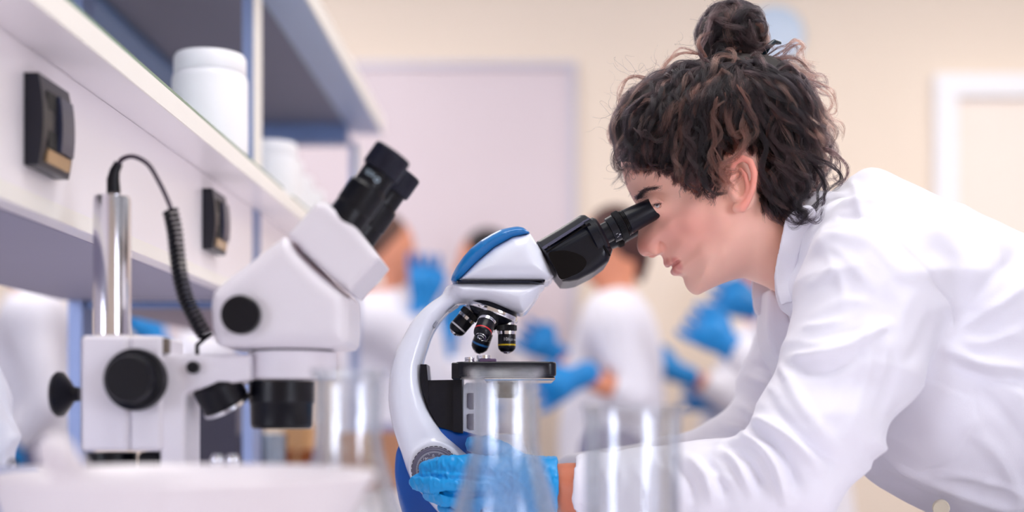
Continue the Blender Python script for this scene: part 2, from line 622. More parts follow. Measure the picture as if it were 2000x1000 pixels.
# ------------------------------------------------------------------ rocker switches
m_black = mat('black plastic', (16, 18, 32), 0.32, noise=0.03)
m_navy = mat('dark rocker', (58, 62, 84), 0.28, noise=0.03)
m_brass = mat('brass coloured lens', (190, 160, 118), 0.25, 0.5)


def outlet(v, z, label, w=.074, hgt=.08):
    u0 = -.4484
    t = empty('rocker_switch', BW(u0, v, z), label, 'switch', 'black switches on the white service panel')
    # bowed cover plate
    def bow(u, vv, zz):
        k = 1 - ((zz - z) / (hgt * .62)) ** 2
        return BW(u + (.007 * k if u > u0 + .005 else 0), vv, zz)
    b = MB(); n = 10
    for i in range(n):
        z0 = z - hgt / 2 + hgt * i / n
        b.box((u0, v - w / 2, z0), (u0 + .010, v + w / 2, z0 + hgt / n), bow)
    b.build('cover_plate', m_black, t, 50)
    b = MB()
    for i in range(6):
        z0 = z - hgt * .28 + hgt * .62 * i / 6
        b.box((u0 + .0095, v - w * .02, z0), (u0 + .014, v + w * .40, z0 + hgt * .62 / 6), bow)
    b.build('rocker', m_navy, t, 50)
    b = MB().box((u0 + .0095, v - w * .34, z - hgt * .28), (u0 + .0115, v - w * .06, z + hgt * .34), bow)
    b.build('recess', mat('matt black inset', (12, 13, 20), 0.6), t)
    b = MB().box((u0 + .0095, v - w * .34, z - hgt * .44), (u0 + .012, v + w * .4, z - hgt * .3), bow)
    b.build('indicator_lens', m_brass, t)
    return t


outlet(1.178, .257, 'large black rocker switch above the chrome pole, nearest the shelf end')
outlet(1.782, .260, 'smaller looking black rocker switch between the coiled cable and the white microscope head')

# ------------------------------------------------------------------ white jars
m_jar = mat('white jar plastic', (250, 250, 255), 0.35, noise=0.01)


def jar(u, v, label, s=1.0, first=[None]):
    p = BW(u, v, .3518)
    if first[0] is None:
        t = empty('white_jar', (0, 0, 0))
        MB().lathe((0, 0, 0), (0, 0, 1), [(0, 0), (.047, 0), (.051, .004), (.051, .102), (.0495, .108), (.046, .111), (0, .111)], 56).build('body', m_jar, t, 40)
        MB().lathe((0, 0, 0), (0, 0, 1), [(0, .1112), (.0475, .1112), (.0485, .113), (.0485, .132), (.046, .1365), (0, .1365)], 56).build('lid', m_jar, t, 40)
        first[0] = t
    else:
        t = first[0].copy(); COL.objects.link(t)
        for ch in first[0].children:
            c_ = ch.copy(); COL.objects.link(c_); c_.parent = t
    t.location = p.tolist(); t.scale = (s, s, s)
    tag(t, label, 'jar', 'white jars on the lower shelf')


jar(-.452, 1.80, 'biggest white lidded plastic jar, standing in front of the shelf post')
for v, u, l in ((2.36, -.484, 'white lidded jar just beyond the shelf post, first of the far row'),
                (2.53, -.505, 'white lidded jar second in the row beyond the shelf post'),
                (2.70, -.515, 'white lidded jar third in the row beyond the shelf post'),
                (2.87, -.520, 'white lidded jar fourth in the row beyond the shelf post')):
    jar(u, v, l, .97)
jar(-.462, 3.04, 'white jar near the far end of the shelf, beside the black eyepieces', .9)
#jar(-.470, 3.13 + .06, 'white jar furthest down the shelf by the end post', .75)

# ------------------------------------------------------------------ foreground mortar and pestle
m_porc = mat('white porcelain', (226, 220, 226), 0.28, noise=0.02, coat=0.3)
c0 = W(348, 1000, .85); c0[2] = .9
prof = [(0, 0), (.062, 0), (.066, .006), (.075, .02), (.094, .045), (.106, .075), (.1135, .098), (.116, .103), (.113, .1055),
        (.107, .101), (.100, .075), (.085, .045), (.06, .022), (.03, .014), (0, .012)]
MB().lathe(c0, (0, 0, 1), prof, 96).build('mortar', m_porc, None, 70)
o = bpy.data.objects['mortar']
me = o.data
for v_ in me.vertices:   # pouring lip
    a_ = math.atan2(v_.co.y, v_.co.x); k = math.exp(-(a_ / .22) ** 2) * max(0, (v_.co.z - .05) / .055)
    v_.co.x += .012 * k
tag(o, 'wide white porcelain mortar in front of the cream microscope stand', 'mortar')
a, b = W(92, 862, .80), W(322, 1078, .86)
b[2] = .9235; dv = b - a; L = np.linalg.norm(dv)
pe = MB().lathe(a, dv, [(0, -.003), (.006, -.002), (.0095, .002), (.0108, .009), (.0105, .02), (.0092, .06), (.0095, L - .05), (.012, L - .035), (.0145, L - .018), (.0135, L - .006), (.008, L), (0, L + .001)], 32)
tag(pe.build('pestle', m_porc, None, 60), 'white porcelain pestle leaning out of the mortar', 'pestle')

# ------------------------------------------------------------------ glassware
def thin_glass(name, tint=(0.97, 0.985, 1.0), base=0.055):
    m = bpy.data.materials.new(name); m.use_nodes = True
    nt = m.node_tree; nt.nodes.clear()
    out = nt.nodes.new('ShaderNodeOutputMaterial')
    tr = nt.nodes.new('ShaderNodeBsdfTransparent'); tr.inputs[0].default_value = (*tint, 1)
    gl = nt.nodes.new('ShaderNodeBsdfGlossy'); gl.inputs['Roughness'].default_value = 0.006
    fr = nt.nodes.new('ShaderNodeLayerWeight'); fr.inputs['Blend'].default_value = 0.32
    ma = nt.nodes.new('ShaderNodeMath'); ma.operation = 'MULTIPLY_ADD'
    ma.inputs[1].default_value = 0.36; ma.inputs[2].default_value = base
    nt.links.new(fr.outputs['Fresnel'], ma.inputs[0])
    mx = nt.nodes.new('ShaderNodeMixShader')
    nt.links.new(ma.outputs[0], mx.inputs[0]); nt.links.new(tr.outputs[0], mx.inputs[1]); nt.links.new(gl.outputs[0], mx.inputs[2])
    nt.links.new(mx.outputs[0], out.inputs[0])
    return m


m_glass = thin_glass('laboratory glass', base=0.10)


def flask(cx, Y, label, sc=1.0):
    c = W(cx, 1000, Y); c[2] = .9005
    t = empty('erlenmeyer_flask', c, label, 'flask', 'conical flasks in front of the microscopes')
    H = (HZ - 725) / F * 1.0 + .14
    outer = [(0, 0), (.050, 0), (.0555, .003), (.057, .010), (.0545, .020), (.0300, .100), (.0268, .111), (.0255, .117), (.0252, .123), (.0252, H - .012), (.0253, H - .006), (.0275, H - .003), (.0295, H)]
    inner = [(.0285, H + .0006), (.0262, H - .004), (.0236, H - .010), (.0236, .123), (.0252, .111), (.0284, .100), (.053, .020), (.055, .010), (.048, .003), (0, .002)]
    MB().lathe(c, (0, 0, 1), outer + inner, 72).build('body', m_glass, t, 60)
    return t


flask(681, 1.0, 'clear conical flask in front of the cream stereo microscope, beside the mortar')
flask(987, 1.0, 'clear conical flask standing in front of the blue and white microscope stage')
c = W(1232, 1000, 1.0); c[2] = .9005
t = empty('glass_beaker', c, 'clear glass beaker in front of the white coat sleeve', 'beaker')
H = .14 + (HZ - 793) / F
bk = MB().lathe(c, (0, 0, 1), [(0, 0), (.031, 0), (.035, .004), (.035, .008), (.035, H - .010), (.0353, H - .005), (.0375, H), (.0365, H + .0006), (.0337, H - .010), (.0337, .009), (.0337, .005), (.030, .002), (0, .002)], 72)
bk.build('body', m_glass, t, 60)
for ob in t.children:
    for v_ in ob.data.vertices:
        wz = v_.co.z + ob.location.z
        a_ = math.atan2(v_.co.y, v_.co.x); v_.co.x += .007 * math.exp(-(a_ / .25) ** 2) * max(0, (wz - (H - .02)) / .02)

# ------------------------------------------------------------------ things at the back of the bench
m_card = mat('cardboard', (206, 160, 112), 0.85, noise=0.08, nscale=30)
m_card2 = mat('brown cardboard', (160, 92, 52), 0.85, noise=0.08, nscale=30)


def tbox(name, x0, x1, y0, Y, dep, m, label, cat, flap=True):
    a = W(x0, y0, Y); b_ = W(x1, y0, Y)
    t = empty(name, (a[0], Y, .9005), label, cat)
    MB().box((a[0], Y, .9005), (b_[0], Y + dep, a[2]), None, .002).build('body', m, t)
    if flap:
        MB().box((a[0] + (b_[0] - a[0]) * .42, Y - .0006, .93), (a[0] + (b_[0] - a[0]) * .58, Y + dep, a[2] + .0006)).build('tape', mat('packing tape', (190, 150, 110), .3), t)
    return t


tbox('cardboard_box', 546, 612, 880, 2.6, .12, m_card2, 'small dark brown cardboard box under the black lens of the cream microscope', 'box')
tbox('cardboard_box', 552, 606, 832, 2.8, .14, m_card, 'light tan cardboard box standing behind the dark brown box', 'box')
tbox('cardboard_box', 664, 780, 846, 2.5, .2, mat('reddish cardboard', (176, 128, 100), .85), 'reddish brown cardboard box seen through the flask beside the mortar', 'box')
tbox('instrument_case', 356, 462, 742, 2.2, .25, mat('dark grey case', (62, 60, 78), 0.25, noise=0.1, nscale=5), 'dark grey instrument case behind the arm of the cream microscope', 'case', False)
# small beaker at the back
c = W(527, 900, 2.3); c[2] = .9005
tag(MB().lathe(c, (0, 0, 1), [(0, 0), (.028, 0), (.030, .004), (.030, .105), (.032, .108), (.0285, .104), (.0285, .004), (0, .002)], 40).build(
    'glass_beaker', thin_glass('blueish glass', (.72, .80, .90), .12), None, 60), 'small bluish glass beaker at the back of the bench beside the brown boxes', 'beaker')

# blue tray with a black ring at the left edge
a = W(-160, 916, 1.0); b_ = W(20, 1000, 1.0)
tr = empty('blue_tray', ((a[0] + b_[0]) / 2, 1.03, .9005), 'blue plastic tray holding a black ring, beside the white mortar', 'tray')
MB().box((a[0], 1.0, .9005), (b_[0], 1.07, a[2]), None, .004).build('body', mat('blue plastic', (0, 92, 172), .35), tr)
th_ = np.linspace(0, 2 * math.pi, 41)
rg = MB().tube([W(26 + 11 * math.cos(q), 924 + 26 * math.sin(q), 1.075) for q in th_], .0013, 8, False).build('black_ring', m_black, None, 60)
tag(rg, 'thin black ring standing behind the blue tray', 'ring')

# crumpled white bag at the left edge
g = Grid((-.66, 1.10, .895), (-.40, 1.55, 1.19), .003)
d = g.chain([W(-150, 1000, 1.30), W(-130, 860, 1.28), W(-120, 730, 1.28)], [.085, .070, .045])
d = smin(d, g.chain([W(-80, 960, 1.22), W(-50, 830, 1.22), W(-60, 710, 1.25)], [.052, .036, .025]), .03)
d = np.maximum(d, .9015 - g.Z)
def crum(V, Q):
    N = vnormals(V, Q)
    a = 0.010 * np.abs(vnoise(V * 22, 3)) + 0.006 * np.abs(vnoise(V * np.array([50, 50, 26]), 5))
    V = V - N * (a - .006)[:, None]
    V[:, 2] = np.maximum(V[:, 2], .9008)
    return V
bag = field(g, d, 'plastic_bag', mat('white bag film', (236, 238, 252), 0.35, noise=0.03, sss=0.0), None, relax=1, post=crum)
tag(bag, 'crumpled white plastic bag on the bench beside the shelf upright', 'bag')

# ================================================================== main microscope
YM = 1.47
m_wp = mat('white lacquer', (236, 240, 254), 0.22, noise=0.01, coat=0.5)
m_blue = mat('blue lacquer', (10, 114, 186), 0.3, noise=0.02, coat=0.3)
m_blue_b = mat('deep blue base', (0, 84, 178), 0.35, noise=0.02, coat=0.2)
m_bk = mat('black anodised', (10, 13, 26), 0.32, spec=.4, noise=0.04, bump=0.05, bscale=900)
m_bk_g = mat('gloss black', (3, 3, 8), 0.22, noise=0, spec=.25)
m_bk_m = mat('black rubber', (16, 17, 24), 0.5, noise=0.03)
m_chr = mat('chrome', (225, 226, 232), 0.12, 1.0, noise=0.0)
m_grey = mat('grey dial', (104, 102, 122), 0.4, noise=0.02)
m_mark = mat('white marking', (235, 238, 245), 0.5, noise=0)

ms = empty('compound_microscope', (W(920, 0, YM)[0], YM, .9005), 'blue and white compound microscope with black binocular eyepieces the woman looks through', 'microscope')

# arm and lower head: one white casting
g = Grid((-.145, YM - .07, .9), (.06, YM + .07, 1.20), .0016)
arm_px = [(882, 555), (862, 575), (840, 590), (820, 608), (802, 630), (788, 656), (776, 680), (768, 704), (762, 728), (760, 750), (759, 775), (761, 800), (768, 835), (778, 866), (791, 905), (804, 927), (830, 968),
          (862, 1005), (900, 1040), (930, 1062), (1060, 1062), (1052, 985), (1010, 940), (960, 914), (919, 889), (881, 857), (855, 828), (836, 796), (825, 761), (822, 732), (825, 708), (832, 684), (842, 656), (857, 630),
          (878, 606), (900, 590), (930, 585), (960, 580), (960, 556)]
d2 = g.poly(pxpoly(catmull(arm_px, 5), 1.455))
zz = np.clip((1.16 - g.Z) / .24, 0, 1)
half = .024 + .018 * zz
a = (d2 + .016)[:, None, :]
b = np.abs(g.Y - YM) - half + .016
d_arm = np.minimum(np.maximum(a, b), 0) + np.sqrt(np.maximum(a, 0) ** 2 + np.maximum(b, 0) ** 2) - .016
hd = [(884, 554), (960, 553), (1058, 554), (1057, 566), (1046, 586), (1030, 606), (1020, 613), (1008, 610), (980, 599), (948, 588), (918, 586), (896, 582)]
d_hd = g.ext(pxpoly(catmull(hd, 4), 1.45), YM - .046, YM + .046, .022)
top = (g.Z - W(0, 554, 1.44)[2])
dm = smin(d_arm, np.maximum(d_hd, top), .010)
boss = g.cap(W(850, 916, YM - .05) * [1, 0, 1] + [0, YM - .040, 0], W(850, 916, YM)*[1,0,1] + [0, YM + .04, 0], .0285)
boss = np.maximum(boss, np.abs(g.Y - YM) - .0375)
dm = smin(dm, boss, .008)
field(g, np.maximum(dm, top), 'arm', m_wp, ms, angle=50)

# upper head
g = Grid((-.075, YM - .062, 1.175), (.055, YM + .062, 1.262), .0014)
cap_px = [(882, 549), (884, 540), (892, 524), (905, 505), (920, 488), (940, 472), (960, 460), (978, 451), (996, 447), (1010, 445), (1022, 447), (1036, 458)]
low = [(1036, 458), (1000, 467), (964, 487), (932, 514), (908, 538), (893, 551)]
dcap = g.poly(pxpoly(cap_px + low[1:], 1.445))
body = [(893, 551), (908, 536), (932, 512), (964, 485), (1000, 465), (1036, 458), (1048, 476), (1060, 496), (1072, 520), (1082, 541), (1073, 550), (1060, 552)]
dbody = g.poly(pxpoly(body, 1.445))
whole = np.minimum(dcap, dbody)
d_all = g.ext(None, YM - .050, YM + .050, .020, whole)
split = poly_sdf(g.X2, g.Z2, pxpoly([(860, 380), (1060, 380), (1040, 456.5), (1000, 466), (964, 486), (932, 513), (908, 537), (894, 552), (860, 560)], 1.445)).astype(np.float32)[:, None, :]
bot = W(0, 551.5, 1.42)[2] - g.Z
field(g, np.maximum(np.maximum(d_all, -split), bot), 'head_cover', m_wp, ms, angle=50)
d_c = g.ext(None, YM - .0508, YM + .0508, .020, whole - .0006)
field(g, np.maximum(np.maximum(d_c, split), bot), 'head_cap', m_blue, ms, angle=50)
g = Grid((-.075, YM - .06, 1.175), (.05, YM + .06, 1.195), .0012)
dch = g.ext(pxpoly([(891, 546), (1066, 545), (1063, 553.5), (893, 554)], 1.43), YM - .0478, YM + .0478, .012)
field(g, np.maximum(dch, -(g.Z - 1.1805)), 'trim_strip', mat('dark chrome', (52, 54, 66), .12, 1.0, noise=0), ms, angle=50)

# binocular housing
g = Grid((.018, YM - .062, 1.17), (.125, YM + .062, 1.28), .0013)
hp = [(1047, 471), (1094, 443), (1134, 417), (1143, 417), (1158, 432), (1178, 462), (1195, 491), (1187, 514), (1160, 534), (1128, 550), (1112, 553), (1098, 553), (1086, 538), (1064, 500)]
d = g.ext(pxpoly(hp, 1.445), YM - .050, YM + .050, .012)
# slanted shoulder: nothing sticks out above a tilted plane on the near and far faces
P0 = W(1120, 441, 1.42)
nx, nz = -.47, .88
s = (g.X - P0[0]) * nx + (g.Z - P0[2]) * nz
d = smax(d, (s + (np.abs(g.Y - YM) - .032) * .75) * .8, .004)
hs = field(g, d, 'binocular_housing', m_bk, ms, angle=60)
pl = [(1071, 497), (1084, 491), (1099, 489.5), (1112, 491), (1124, 494), (1136, 500), (1144, 508), (1145, 516), (1140, 525), (1130, 533), (1117, 539), (1096, 546), (1084, 525)]
MB().prism(catmull(pl, 4), YM - .0512, YM - .048, 1.42).build('side_plate', m_bk_g, hs, 40)
MB().prism([(1059, 483), (1150, 425.5), (1154, 429), (1062, 488)], YM - .0425, YM - .036, 1.43).build('bevel_strip', mat('slate bevel', (96, 98, 122), .3, .3), hs, 40)
MB().prism([(1066, 492), (1149, 436), (1151, 438), (1068, 494)], YM - .0506, YM - .0495, 1.42).build('panel_seam', m_bk_g, hs, 40)
MB().prism([(1149, 436), (1152, 436), (1193, 499), (1190, 501)], YM - .0506, YM - .0495, 1.42).build('panel_seam', m_bk_g, hs, 40)
for sx, sy in ((1145.5, 441), (1072.5, 485)):
    c = W(sx, sy, YM - .04); sc_ = MB().lathe([c[0], YM - .041, c[2]], (0, -1, 0), [(0, 0), (.0022, 0), (.0022, .0015), (0, .0015)], 16).build('screw', m_bk_g, hs)

ax = np.array([52, 0, 26.5]); ax /= np.linalg.norm(ax)
for k, yy in enumerate((YM - .032, YM + .032)):
    o = W(1175, 459, 1.438); o[1] = yy
    ep = MB().lathe(o, ax, [(0, -.02), (.0225, -.012), (.0225, -.004), (.0215, -.0035), (.0215, -.001), (.0205, 0), (.019, .0015), (.0112, .002), (.0112, .010), (.0140, .0102), (.0146, .018), (.0135, .019), (.013, .030), (0, .030)], 56).build('eyepiece_tube', m_bk, ms, 30)
    # knurled ring
    kn = MB(); n = 72; V = []
    a_ = np.cross(ax, [0, 1, 0]); b_ = np.array([0, 1.0, 0])
    for h_ in (.0185, .0195, .0255, .0265):
        for j in range(n * 2):
            r_ = (.0166 if j % 2 else .0158) if h_ in (.0195, .0255) else .0148
            an = math.pi * j / n
            V.append(o + ax * h_ + (a_ * math.cos(an) + b_ * math.sin(an)) * r_)
    Fc = []
    for q in range(3):
        for j in range(n * 2):
            j2 = (j + 1) % (n * 2)
            Fc.append([q * 2 * n + j, q * 2 * n + j2, (q + 1) * 2 * n + j2, (q + 1) * 2 * n + j])
    kn.add(V, Fc).build('focus_ring', m_bk_m, ep, 25)
    MB().lathe(o, ax, [(.0132, .0268), (.0145, .027), (.0145, .0285), (.0138, .029), (.0138, .0305), (.0142, .031)], 48).build('collar', m_bk_g, ep)
    MB().lathe(o, ax, [(.010, .031), (.0140, .0312), (.0138, .034), (.0123, .0605), (.0119, .0625), (.0122, .0650), (.0112, .0668), (.0098, .0668), (.0090, .061), (0, .059)], 48).build('eyecup', m_bk, ep, 40)
    if k == 0:
        def onring(x, y):
            an = -.62 + y / .0148
            return o + ax * (.0145 + x) + (np.array([-ax[2], 0, ax[0]]) * math.sin(an) * 1 + np.array([0, -1.0, 0]) * math.cos(an)) * .0149
        t1 = MB()
        for y_ in (-.003, 0.0012):
            t1.add([onring(-.002, y_), onring(.0005, y_), onring(.0005, y_ + .0004), onring(-.002, y_ + .0004)], [[0, 1, 2, 3]])
        t1.build('scale_marks', m_mark, ep, smooth=False)
        text_obj('4', .0042, m_mark, ep, lambda x, y: onring(y * 1 - .0000 + .0018, -x - .0008), 'scale_number')

# nosepiece
na = np.array([-36, 0, -98.0]); na /= np.linalg.norm(na)
nc = W(961, 607, YM); nc[1] = YM
np_ = MB().lathe(nc, na, [(0, -.017), (.020, -.016), (.027, -.006), (.0285, -.0015), (.027, .0), (.027, .003), (.023, .009), (.012, .013), (0, .0135)], 56).build('nosepiece', m_bk, ms, 40)
MB().lathe(nc, na, [(.028, -.0018), (.0305, -.0015), (.031, .0015), (.0305, .0035), (.027, .0038)], 64).build('rim', m_chr, np_, 40)
side = np.array([na[2], 0, -na[0]]); side = -side if side[0] < 0 else side      # in plane, to the right
dirs = {'10': (side, .0), '100': (-side, 0), '4': (np.array([0, -1.0, 0]), 0), '40': (np.array([0, 1.0, 0]), 0)}
ringc = {'10': (240, 205, 20), '100': (235, 235, 240), '4': (205, 38, 48), '40': (48, 120, 190)}
txt = {'10': '10/0.25 160/0.17', '40': '40/0.65 160/0.17', '100': '100/1.25 oil', '4': '4/0.10'}
al = math.radians(20.5)
for key, (sd, _) in dirs.items():
    if key == '4': al_ = math.radians(34)
    elif key == '40': al_ = math.radians(12)
    else: al_ = al
    dx = na * math.cos(al_) + sd * math.sin(al_)
    o = nc + na * .0035 + sd * .0185
    if key == '40': o = nc + na * .005 + sd * .013
    Ls = 1.0 if key != '40' else 1.18
    prof = [(0, 0), (.0092, 0), (.0094, .006), (.0094, .0065)]
    ob = MB().lathe(o, dx, [(0, .0), (.0080, .0), (.0080, .0165 * Ls), (.0097, .0168 * Ls), (.0098, .0175 * Ls), (.0098, .030 * Ls), (.0092, .0325 * Ls), (.0068, .0352 * Ls), (.0062, .0355 * Ls)], 48).build('objective', m_bk, ms, 30)
    MB().lathe(o, dx, [(.007, .0015), (.0096, .0016), (.0096, .0060), (.0080, .0064)], 48).build('thread_ring', m_chr, ob, 30)
    kn = MB(); n = 48; V = []; a_ = np.cross(dx, [0.3, 0.9, 0.1]); a_ /= np.linalg.norm(a_); b_ = np.cross(dx, a_)
    for h_ in (.0062, .0066, .0122, .0126):
        for j in range(n * 2):
            r_ = (.0112 if j % 2 else .0106) if h_ in (.0066, .0122) else .0095
            an = math.pi * j / n
            V.append(o + dx * h_ + (a_ * math.cos(an) + b_ * math.sin(an)) * r_)
    Fc = []
    for q in range(3):
        for j in range(n * 2):
            j2 = (j + 1) % (n * 2); Fc.append([q * 2 * n + j, q * 2 * n + j2, (q + 1) * 2 * n + j2, (q + 1) * 2 * n + j])
    kn.add(V, Fc).build('knurled_ring', m_bk_m, ob, 25)
    MB().lathe(o, dx, [(.0085, .0128), (.0104, .013), (.0104, .0148), (.0100, .0150), (.0100, .0164), (.0085, .0168)], 48).build('chrome_ring', m_chr, ob, 30)
    MB().lathe(o, dx, [(.0097, .0272 * Ls), (.00995, .0273 * Ls), (.00995, .0290 * Ls), (.0097, .0291 * Ls)], 48).build('colour_band', mat('band ' + key, ringc[key], .4, noise=0), ob, 30)
    MB().lathe(o, dx, [(.0062, .0350 * Ls), (.0058, .0362 * Ls), (.0040, .0366 * Ls), (.0038, .0376 * Ls), (.0018, .0378 * Ls), (.0014, .037 * Ls), (0, .037 * Ls)], 32).build('front_lens', m_chr, ob, 30)
    # engraved lettering wrapped on the side that faces the camera
    fw = np.array([0, -1.0, 0]); fw = fw - dx * (fw @ dx)
    if np.linalg.norm(fw) > .3:
        fw /= np.linalg.norm(fw); rt = np.cross(fw, -dx)
        rt /= np.linalg.norm(rt)
        if rt[0] < 0: rt = -rt
        def wrap(x, y, o=o, dx=dx, fw=fw, rt=rt, Ls=Ls):
            an = x / .0098 + .25
            return o + dx * (.0222 * Ls - y) + (fw * math.cos(an) + rt * math.sin(an)) * .00995
        if key in ('10', '40'):
            text_obj(key + '/', .0050, m_mark, ob, lambda x, y: wrap(x - .0032, y), 'engraving')
            text_obj(txt[key].split('/', 1)[1], .0030, m_mark, ob, lambda x, y: wrap(x + .0078, y - .0006), 'engraving')

# stage
g = Grid((-.07, 1.385, 1.07), (.055, 1.56, 1.11), .0014)
x0, x1 = W(889, 0, 1.402)[0], W(1087, 0, 1.402)[0]
z0, z1 = W(0, 735, 1.402)[2], W(0, 706, 1.402)[2]
px_, py_ = (x0 + x1) / 2, 1.47
qx = np.abs(g.X - px_) - (x1 - x0) / 2 + .010; qy = np.abs(g.Y - py_) - .068 + .010
d2h = np.sqrt(np.maximum(qx, 0) ** 2 + np.maximum(qy, 0) ** 2) + np.minimum(np.maximum(qx, qy), 0) - .010
dd = smax(d2h + 0 * g.Z, np.abs(g.Z - (z0 + z1) / 2) - (z1 - z0) / 2 + 0 * d2h, .0022)
stg = field(g, dd, 'stage', m_bk, ms, angle=50)
MB().box((x0 + .03, 1.41, z0 - .004), (x1 - .001, 1.53, z0 - .0005), None, .001).build('stage_plate', m_chr, stg)
MB().box((x0 - .004, 1.405, z0 - .003), (x0 + .006, 1.45, z1 - .001), None, .001).build('stage_slide_block', m_bk, stg)
for sx, r_, hh, sy in ((917, .0055, .006, 1.44), (945, .0085, .0085, 1.45)):
    c = W(sx, 705, sy); c[2] = z1
    MB().lathe(c, (0, 0, 1), [(0, 0), (r_, 0), (r_, hh * .4), (r_ * .8, hh * .5), (r_ * .95, hh * .6), (r_ * .95, hh), (0, hh)], 32).build('clip_knob', m_chr, stg, 30)
c = W(955, 705, 1.44)
MB().box((c[0] - .01, 1.435, z1), (c[0] + .008, 1.46, z1 + .0045), None, .001).build('clip_finger', mat('violet steel', (120, 100, 140), .3, .6), stg)
sl = MB().box((W(945, 0, 1.45)[0], 1.435, z1 + .0003), (W(1045, 0, 1.45)[0], 1.461, z1 + .0015)).build('microscope_slide', thin_glass('slide glass', (.93, .9, 1.0), .15), None)
tag(sl, 'thin glass slide lying on the black microscope stage under the objectives', 'slide')

# rack and bracket behind the stage
MB().prism([(822, 712), (834, 712), (837, 745), (838, 792), (826, 764), (822, 735)], 1.442, 1.50, 1.45).build('focus_rack', m_bk, ms)
MB().prism([(829, 743), (886, 742), (886, 842), (858, 834), (838, 800), (826, 765)], 1.444, 1.495, 1.45).build('stage_bracket', m_bk, ms)
MB().prism([(886.5, 739), (903, 736), (905, 846), (886.5, 843)], 1.435, 1.50, 1.45).build('bracket_plate', m_bk, ms)
il = MB().prism([(905.5, 754), (912, 748), (960, 748), (966, 762), (966, 868), (940, 860), (905.5, 847)], 1.45, 1.49, 1.46).build('condenser_mount', m_wp, ms)
for yy_ in ((768, 800), (808, 840)):
    MB().prism([(913, yy_[0] + 2), (916, yy_[0]), (926, yy_[0]), (926, yy_[1]), (918, yy_[1]), (913, yy_[1] - 4)], 1.449, 1.4495, 1.46).build('vent', m_grey, il)
cc = W(988, 800, YM); cc[1] = YM
MB().lathe((cc[0], YM, z0 - .022), (0, 0, 1), [(0, 0), (.010, 0), (.014, .004), (.014, .0175), (0, .0175)], 40).build('condenser', m_bk, ms, 30)
# base
g = Grid((-.14, YM - .06, .895), (.07, YM + .06, 1.04), .0018)
bs = [(777, 873), (771, 905), (772, 940), (780, 985), (795, 1030), (806, 1050), (806, 1068), (1082, 1068), (1090, 985), (1060, 925), (1015, 885), (960, 858), (905, 841), (862, 831), (830, 828), (800, 845)]
field(g, np.maximum(g.ext(pxpoly(catmull(bs, 3), 1.45), YM - .026, YM + .052, .008), .9005 - g.Z), 'base', m_blue_b, ms, angle=50)
lc = W(990, 880, YM); lc[1] = YM
MB().lathe((lc[0], YM, lc[2] - .012), (0, 0, 1), [(0, 0), (.024, 0), (.023, .014), (.018, .022), (.0175, .030), (.015, .031), (0, .0312)], 48).build('lamp_housing', m_wp, ms, 40)
# arm slots
for s_ in ([(874, 607), (893, 596), (896, 599), (878, 611)], [(846, 636), (853, 627), (856, 630), (850, 641)]):
    MB().prism(s_, 1.449, 1.458, 1.452).build('arm_slot', mat('slot grey', (150, 156, 172), .3, .3), ms)

# focus knob
kc = W(849, 917, 1.425)
kb = MB().lathe((kc[0], YM - .037, kc[2]), (0, -1, 0), [(0, 0), (.0245, 0), (.0245, .008), (.0235, .009), (.0222, .0092), (.0222, .0115), (.0215, .012), (.0205, .012), (.014, .0120), (.0135, .020), (.012, .022), (0, .022)], 72).build('focus_knob', m_grey, ms, 30)
kn = MB()
n = 30; V = []
for h_ in (.0008, .0075):
    for j in range(n * 4):
        r_ = .0252 if (j % 4) < 3 else .0243
        an = 2 * math.pi * j / (n * 4)
        V.append((kc[0] + r_ * math.cos(an), YM - .037 - h_, kc[2] + r_ * math.sin(an)))
m_ = n * 4
kn.add(V, [[j, (j + 1) % m_, m_ + (j + 1) % m_, m_ + j] for j in range(m_)] + [list(range(m_))] + [list(range(m_, 2 * m_))[::-1]]).build('coarse_ring', mat('dark grip', (50, 46, 60), .4), kb, 30)
tk = MB(); yk = YM - .0491
for j in range(100):
    an = 2 * math.pi * j / 100 + .03; r1_ = .0198; r0_ = .0165 if j % 10 == 0 else .0180
    c_, s_ = math.cos(an), math.sin(an); w_ = .00018
    p = [(kc[0] + r_ * c_ + w_ * q * s_, yk, kc[2] + r_ * s_ - w_ * q * c_) for r_, q in ((r0_, 1), (r1_, 1), (r1_, -1), (r0_, -1))]
    tk.add(p, [[0, 1, 2, 3]])
tk.build('scale_ticks', m_mark, kb, smooth=False)
for s_, an in (('0', 95), ('10', 52), ('190', 130)):
    c_ = math.radians(an)
    text_obj(s_, .0042, m_mark, kb, lambda x, y: (kc[0] + .0148 * math.cos(c_) + x, yk, kc[2] + .0148 * math.sin(c_) + y), 'dial_number')

# ================================================================== stereo microscope
YS = 1.20
m_cream = mat('cream lacquer', (236, 232, 240), 0.4, noise=0.02)
m_bkS = mat('stereo black', (6, 7, 18), 0.36, noise=0.03, spec=.35)
st = empty('stereo_microscope', (W(238, 0, YS)[0], YS, .9005), 'cream stereo microscope on a chrome pole with tilted black eyepieces, beside the shelf', 'microscope')
MB().box((W(130, 0, 1.2)[0], 1.10, .9005), (W(640, 0, 1.2)[0], 1.30, .917), None, .004).build('base_plate', m_cream, st)
pz = W(0, 655, YS)[2]; pt = W(0, 383, YS)[2]; pc = (W(219, 0, YS)[0], YS)
MB().lathe((pc[0], pc[1], .9175), (0, 0, 1), [(0, 0), (.0215, 0), (.0215, W(0, 884, YS)[2] - .9175), (0, W(0, 884, YS)[2] - .9175)], 48).build('pole_collar', m_bkS, st, 40)
MB().lathe((pc[0], pc[1], pz + .0003), (0, 0, 1), [(0, 0), (.0166, 0), (.0166, pt - pz - .004), (.0158, pt - pz - .002), (.0158, pt - pz - .001), (.012, pt - pz), (0, pt - pz)], 64).build('pole', mat('polished pole', (226, 224, 230), .16, 1.0, noise=0), st, 30)


